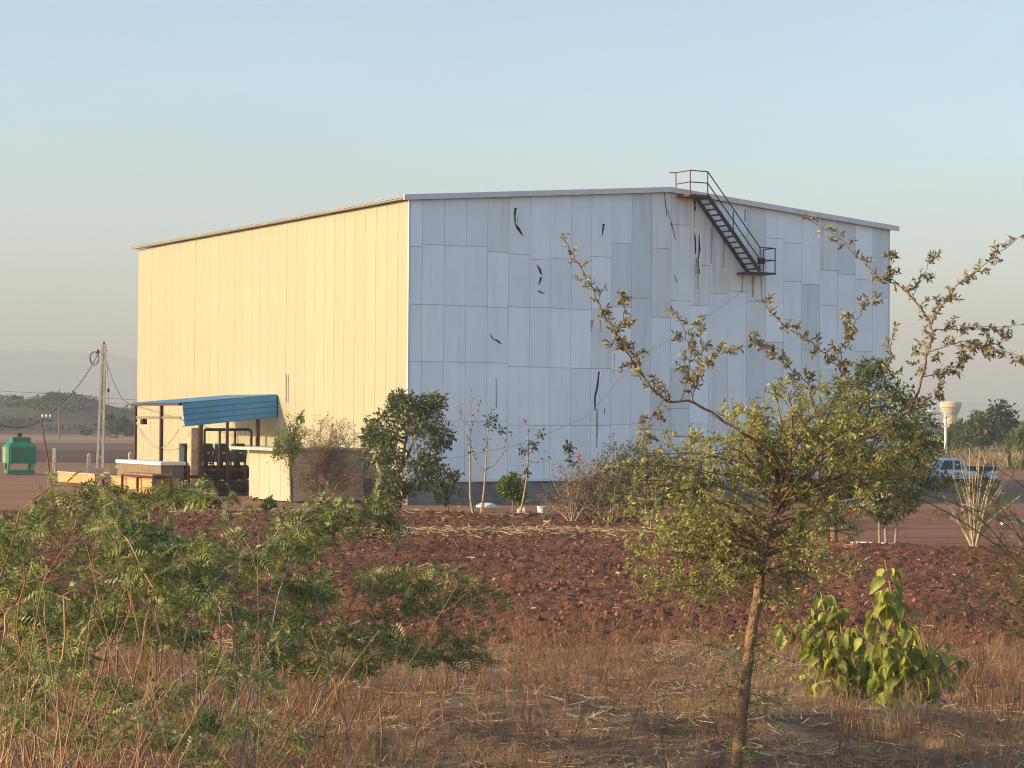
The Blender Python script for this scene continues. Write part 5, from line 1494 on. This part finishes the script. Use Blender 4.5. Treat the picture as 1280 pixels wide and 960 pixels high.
# far left scrub trees at the hill foot
for i, (px, py, d, wd, ht, lab) in enumerate(((143, 541, 380, 15, 32, 'dark rounded tree at the hill foot just right of the utility pole'), (108, 534, 415, 7, 9, 'small dark bush in the fallow field below the hill'),
                                             (160, 538, 410, 14, 18, 'broad scrub tree at the hill foot beside the warehouse edge'), (20, 508, 610, 8, 3.5, 'scrub crown on the hill skyline at the left edge'), (68, 500, 615, 7, 3.5, 'scrub crown at the very top of the hill'))):
    b = P(px, py, d)
    b.z = float(hz(np.array([b.x]), np.array([b.y]))[0]) if d > 605 else 0
    if d > 605: py = 640 - 0; 
    k = d / FPX
    zc = b.z
    def PP(x_, up_px): 
        q = P(x_, 500, d); return 0
    bl_ = []
    rgb = NR(300 + i)
    t = thing('scrub_tree', lab, 'tree', b, 0, 'scrub trees by the hill')
    leaves = []
    for j in range(70):
        v = rgb.normal(size=3); v /= np.linalg.norm(v); v *= rgb.uniform(.3, 1) ** .5
        q = np.array([v[0] * wd * k, v[1] * wd * k, ht * k * (.55 + .45 * v[2])])
        for _ in range(9): leaves.append((q + rgb.normal(size=3) * wd * k * .12, unit(v + rgb.normal(size=3))))
    link('trunk', tubes_mesh('trunk', [(np.array([(0, 0, -.2), (0.1, 0, ht * k * .3), (0, 0, ht * k * .7)]), np.array([.3, .22, .1]))], 6), M['bark_grey'], t)
    leaf_object('crown', leaves, OVAL2, wd * k * .28, M['leaf_dark'], t, rgb, up=.3)

# ------------------------------------------------------------------ scatter: clods, straw, grass
rg = NR(77)
def scatter_field(n, x0, x1, y0, y1, pw=1.0):
    y = y0 + (y1 - y0) * rg.uniform(0, 1, n) ** pw; x = rg.uniform(x0, x1, n)
    return x, y
ICO = None
g_ = (1 + 5 ** .5) / 2
iv = np.array([(-1, g_, 0), (1, g_, 0), (-1, -g_, 0), (1, -g_, 0), (0, -1, g_), (0, 1, g_), (0, -1, -g_), (0, 1, -g_), (g_, 0, -1), (g_, 0, 1), (-g_, 0, -1), (-g_, 0, 1)]) / 1.9
iv = iv * (1 + .35 * (NR(2).uniform(-1, 1, (12, 1))))
ifc = np.array([(0, 11, 5), (0, 5, 1), (0, 1, 7), (0, 7, 10), (0, 10, 11), (1, 5, 9), (5, 11, 4), (11, 10, 2), (10, 7, 6), (7, 1, 8), (3, 9, 4), (3, 4, 2), (3, 2, 6), (3, 6, 8), (3, 8, 9), (4, 9, 5), (2, 4, 11), (6, 2, 10), (8, 6, 7), (9, 8, 1)])
x_, y_ = scatter_field(42000, -17, 15, 33, 76, 1.25)
keep = y_ < field_far(x_) - .3; x_, y_ = x_[keep], y_[keep]
O_ = np.stack([x_, y_, field_z(x_, y_) + .005], -1)
S_ = .012 + .042 * rg.uniform(0, 1, len(O_)) ** 4 + (rg.uniform(0, 1, len(O_)) < .01) * .05
tag(link('soil_clods', inst_mesh('soil_clods', iv, [ifc], O_, rg.normal(size=O_.shape), rg.normal(size=O_.shape), S_), M['clod']), kind='stuff')
STRAW = (np.array([(0, -.5, 0), (.5, -.5, .06), (1, -.3, 0), (1, .3, .0), (.5, .5, .06), (0, .5, 0)]), [np.array([(0, 1, 4, 5), (1, 2, 3, 4)])])
def straw(name, x_, y_, z_, ln, wd, m):
    n = len(x_); a = rg.uniform(0, 2 * math.pi, n)
    D_ = np.stack([np.cos(a), np.sin(a), rg.normal(size=n) * .18], -1)
    N_ = np.stack([rg.normal(size=n) * .4, rg.normal(size=n) * .4, np.ones(n)], -1)
    tag(link(name, inst_mesh(name, STRAW[0], STRAW[1], np.stack([x_, y_, z_], -1), D_, N_, ln, wd), m), kind='stuff')
x_, y_ = scatter_field(46000, -9, 9, 14, 34)
dens = vnoise(x_ * .8, y_ * .8, 91); keep = (dens + rg.uniform(-.3, .3, len(x_)) + (y_ < 25) * .25 > .5); x_, y_ = x_[keep], y_[keep]
straw('straw_litter', x_, y_, verge_z(x_, y_) + .015, rg.uniform(.05, .34, len(x_)), rg.uniform(.005, .016, len(x_)), M['straw'])
x_, y_ = scatter_field(9000, -14, 12, 34, 76)
keep = y_ < field_far(x_) - .3; x_, y_ = x_[keep], y_[keep]
band = np.exp(-((y_ - 62.5 - .13 * x_) / 1.5) ** 2) + .3
keep = rg.uniform(0, 1, len(x_)) < band; x_, y_ = x_[keep], y_[keep]
straw('field_straw', x_, y_, field_z(x_, y_) + .02, rg.uniform(.06, .22, len(x_)), rg.uniform(.012, .035, len(x_)), M['straw'])
# straw heaped on the band and along the far bund
x_ = rg.uniform(-6, 5, 4500); y_ = 62.5 + .13 * x_ + rg.normal(size=4500) * .8
straw('straw_row', x_, y_, field_z(x_, y_) + rg.uniform(0, .12, 4500), rg.uniform(.1, .35, 4500), rg.uniform(.012, .03, 4500), M['straw'])
x_ = rg.uniform(-12, 9, 3500); y_ = field_far(x_) - .8 + rg.normal(size=3500) * .5
straw('bund_straw', x_, y_, np.maximum(field_z(x_, y_), 0) + rg.uniform(0, .06, 3500), rg.uniform(.08, .3, 3500), rg.uniform(.012, .03, 3500), M['straw'])

BLADE = (np.array([(0, -.5, 0), (0, .5, 0), (.5, .4, .35), (.5, -.4, .35), (1, 0, 1.4)]), [np.array([(0, 1, 2, 3)]), np.array([(3, 2, 4)])])
def grass(name, cx, cy, zf, nb, hmin, hmax, wd, m, spread=.10, lean=.35):
    n = len(cx)
    x_ = np.repeat(cx, nb) + rg.normal(size=n * nb) * spread; y_ = np.repeat(cy, nb) + rg.normal(size=n * nb) * spread
    h = np.repeat(rg.uniform(hmin, hmax, n), nb) * rg.uniform(.4, 1.1, n * nb)
    a = rg.uniform(0, 2 * math.pi, n * nb); l = np.abs(rg.normal(size=n * nb)) * lean
    D_ = np.stack([np.cos(a) * l, np.sin(a) * l, np.ones(n * nb)], -1)
    N_ = np.stack([-np.sin(a + 1.2), np.cos(a + 1.2), .2 * np.ones(n * nb)], -1)
    O_ = np.stack([x_, y_, zf(x_, y_) - .02], -1)
    w = wd * rg.uniform(.6, 1.4, n * nb)
    V = BLADE[0].copy(); V[:, 2] *= 6
    return tag(link(name, inst_mesh(name, V, BLADE[1], O_, D_, N_, h, w), m), kind='stuff')
def pick(n, x0, x1, y0, y1, thr, seed, sc=.5):
    x = rg.uniform(x0, x1, n); y = rg.uniform(y0, y1, n)
    k = vnoise(x * sc, y * sc, seed) + .35 * vnoise(x * sc * 3, y * sc * 3, seed + 1) > thr
    return x[k], y[k]
x_, y_ = pick(3000, -8, 8, 21.5, 33, .88, 101, 1.0); grass('dry_grass', x_, y_, verge_z, 13, .10, .38, .005, M['grass_red'], lean=.6)
x_, y_ = pick(2600, -8, 8, 20, 32, .88, 111, .9); grass('tan_grass', x_, y_, verge_z, 12, .10, .35, .005, M['grass_tan'], lean=.8)
x_, y_ = pick(500, -8, 8, 22, 33, .95, 121, .4); grass('green_weeds', x_, y_, verge_z, 14, .10, .3, .010, M['grass_green'], lean=.9)
# dry weeds: one branching plant as crossed slivers, stamped at many sizes and turns
def weed_template(seed):
    r_ = NR(seed); polys = []
    sp = dict(levels=2, step=[.12, .08, .06], wander=[.10, .16, .2], up=[.02, .08, .08], tip=.35, bare=[.3, .2], ang=[(20, 50), (25, 60)],
              len=[(.2, .45), (.08, .22)], gap=[.10, .08], rad=[.004, .003], leaf_from=9, leaf_gap=1)
    for _ in range(4):
        grow(polys, [], r_.normal(size=3) * np.array([.04, .04, 0]), np.array([r_.normal() * .3, r_.normal() * .3, 1]), r_.uniform(.7, 1.0), .007, 0, sp, r_)
    V = []; F = []
    for pts, rad in polys:
        b = len(V); sd = unit(np.cross(pts[-1] - pts[0], r_.normal(size=3)))
        for p, w in zip(pts, rad):
            V += [p + sd * w, p - sd * w]
        F += [(b + 2 * i, b + 2 * i + 1, b + 2 * i + 3, b + 2 * i + 2) for i in range(len(pts) - 1)]
    V = np.array(V)
    return V[:, [2, 1, 0]], [np.array(F)]          # grows along the stamp's x axis
def weeds(name, x_, y_, hmin, hmax, m, seed):
    n = len(x_)
    for k in range(3):
        s_ = slice(k, None, 3); xx, yy = x_[s_], y_[s_]; q = len(xx)
        if not q: continue
        D_ = np.stack([rg.normal(size=q) * .15, rg.normal(size=q) * .15, np.ones(q)], -1)
        tv, tf = weed_template(seed + k)
        tag(link(name, inst_mesh(name, tv, tf, np.stack([xx, yy, verge_z(xx, yy) - .02], -1), D_, rg.normal(size=(q, 3)), rg.uniform(hmin, hmax, q)), m), kind='stuff')
x_ = rg.uniform(-1.2, 6.5, 170); y_ = rg.uniform(21.5, 32, 170); weeds('dry_weeds', x_, y_, .25, .65, M['grass_red'], 450)
x_ = .7 + rg.normal(size=60) * .75; y_ = rg.uniform(26.0, 32, 60); weeds('dry_weeds', x_, y_, .45, 1.0, M['grass_red'], 400)
x_ = rg.uniform(-5.5, -.8, 230); y_ = rg.uniform(17.5, 30, 230); weeds('dry_weeds', x_, y_, .35, .95, M['grass_red'], 410)
x_ = rg.uniform(2.2, 8, 130); y_ = rg.uniform(25.5, 33, 130); weeds('dry_weeds', x_, y_, .25, .6, M['grass_tan'], 420)
x_ = rg.uniform(-3, 6, 190); y_ = rg.uniform(19.5, 25, 190); weeds('dry_weeds', x_, y_, .15, .5, M['grass_tan'], 430)
x_ = rg.uniform(5.0, 7.5, 60); y_ = rg.uniform(21, 30, 60); weeds('dry_weeds', x_, y_, .4, 1.0, M['grass_red'], 440)
x_, y_ = pick(2600, 2, 55, 150, 215, .75, 131, .12); grass('far_grass', x_, y_, lambda X, Y: 0 * X, 12, .5, 1.3, .08, M['grass_tan'], spread=.6, lean=.5)
x_, y_ = pick(900, 10, 60, 150, 230, .85, 141, .12); grass('far_scrub', x_, y_, lambda X, Y: 0 * X, 14, .6, 1.8, .16, M['grass_green'], spread=.7, lean=.7)

# ------------------------------------------------------------------ dry woody stems in the foreground
def dry_stems(label, px, D0, n, w, hmin, hmax, seed, m='stem_tan', fan=.35, name='dry_stem_clump'):
    rg = NR(seed)
    base = P(px, 960, D0); base.z = float(verge_z(np.array([base.x]), np.array([base.y]))[0]) - .02
    t = thing(name, label, 'dry stems', base, 0, 'dry stems in the foreground')
    polys, leaves, parts = [], [], []
    sp = dict(levels=1, step=[.2, .12], wander=[.05, .12], up=[.02, .10], tip=.3, bare=[.35], ang=[(18, 45)], len=[(.2, .6)], gap=[.28], rad=[.004], leaf_from=9, leaf_gap=1)
    for _ in range(n):
        a = np.array(base) + np.array([rg.normal() * w, rg.normal() * w * .7, 0])
        d = np.array([rg.normal() * fan + .08, rg.normal() * fan * .6, 1.0])
        polys = []
        grow(polys, leaves, a, d, rg.uniform(hmin, hmax), rg.uniform(.004, .009), 0, sp, rg)
        polys, _ = centre(polys, [], base)
        link('stem', tubes_mesh('stem', polys, 5), M[m], t)
    return t
dry_stems('dense fan of dry tan stems in the bottom left corner', 40, 14.0, 34, .35, 1.5, 2.5, 81)
dry_stems('fan of dry reddish stems leaning right beside the bottom left corner', 150, 14.6, 26, .35, 1.3, 2.3, 82, 'stem_red', .4)
dry_stems('few tall thin tan stems rising through the feathery sprays', 290, 15.5, 9, .3, 1.4, 2.9, 83)
dry_stems('leaning pale stems at the lower left of the dry grass', 400, 17.5, 9, .25, .9, 1.6, 84, fan=.45)
dry_stems('dark crooked twigs standing in front of the tall dry grass', 690, 20.5, 7, .35, .5, 1.0, 85, 'stem_red', .5)
dry_stems('single-file thin red-brown stems before the broad-leaved plant', 1055, 21, 4, .1, 1.0, 1.7, 86, 'stem_red', .06)
dry_stems('tall thin brown stems at the right of the broad-leaved plant', 1235, 20.5, 9, .22, 1.0, 2.0, 87, 'stem_red', .18)
dry_stems('short broken tan stems in the straw at the bottom right', 1160, 20.8, 8, .5, .25, .7, 88, fan=.5)
dry_stems('thin twigs around the foot of the acacia', 880, 20, 14, .35, .4, 1.0, 89, 'stem_red', .4)
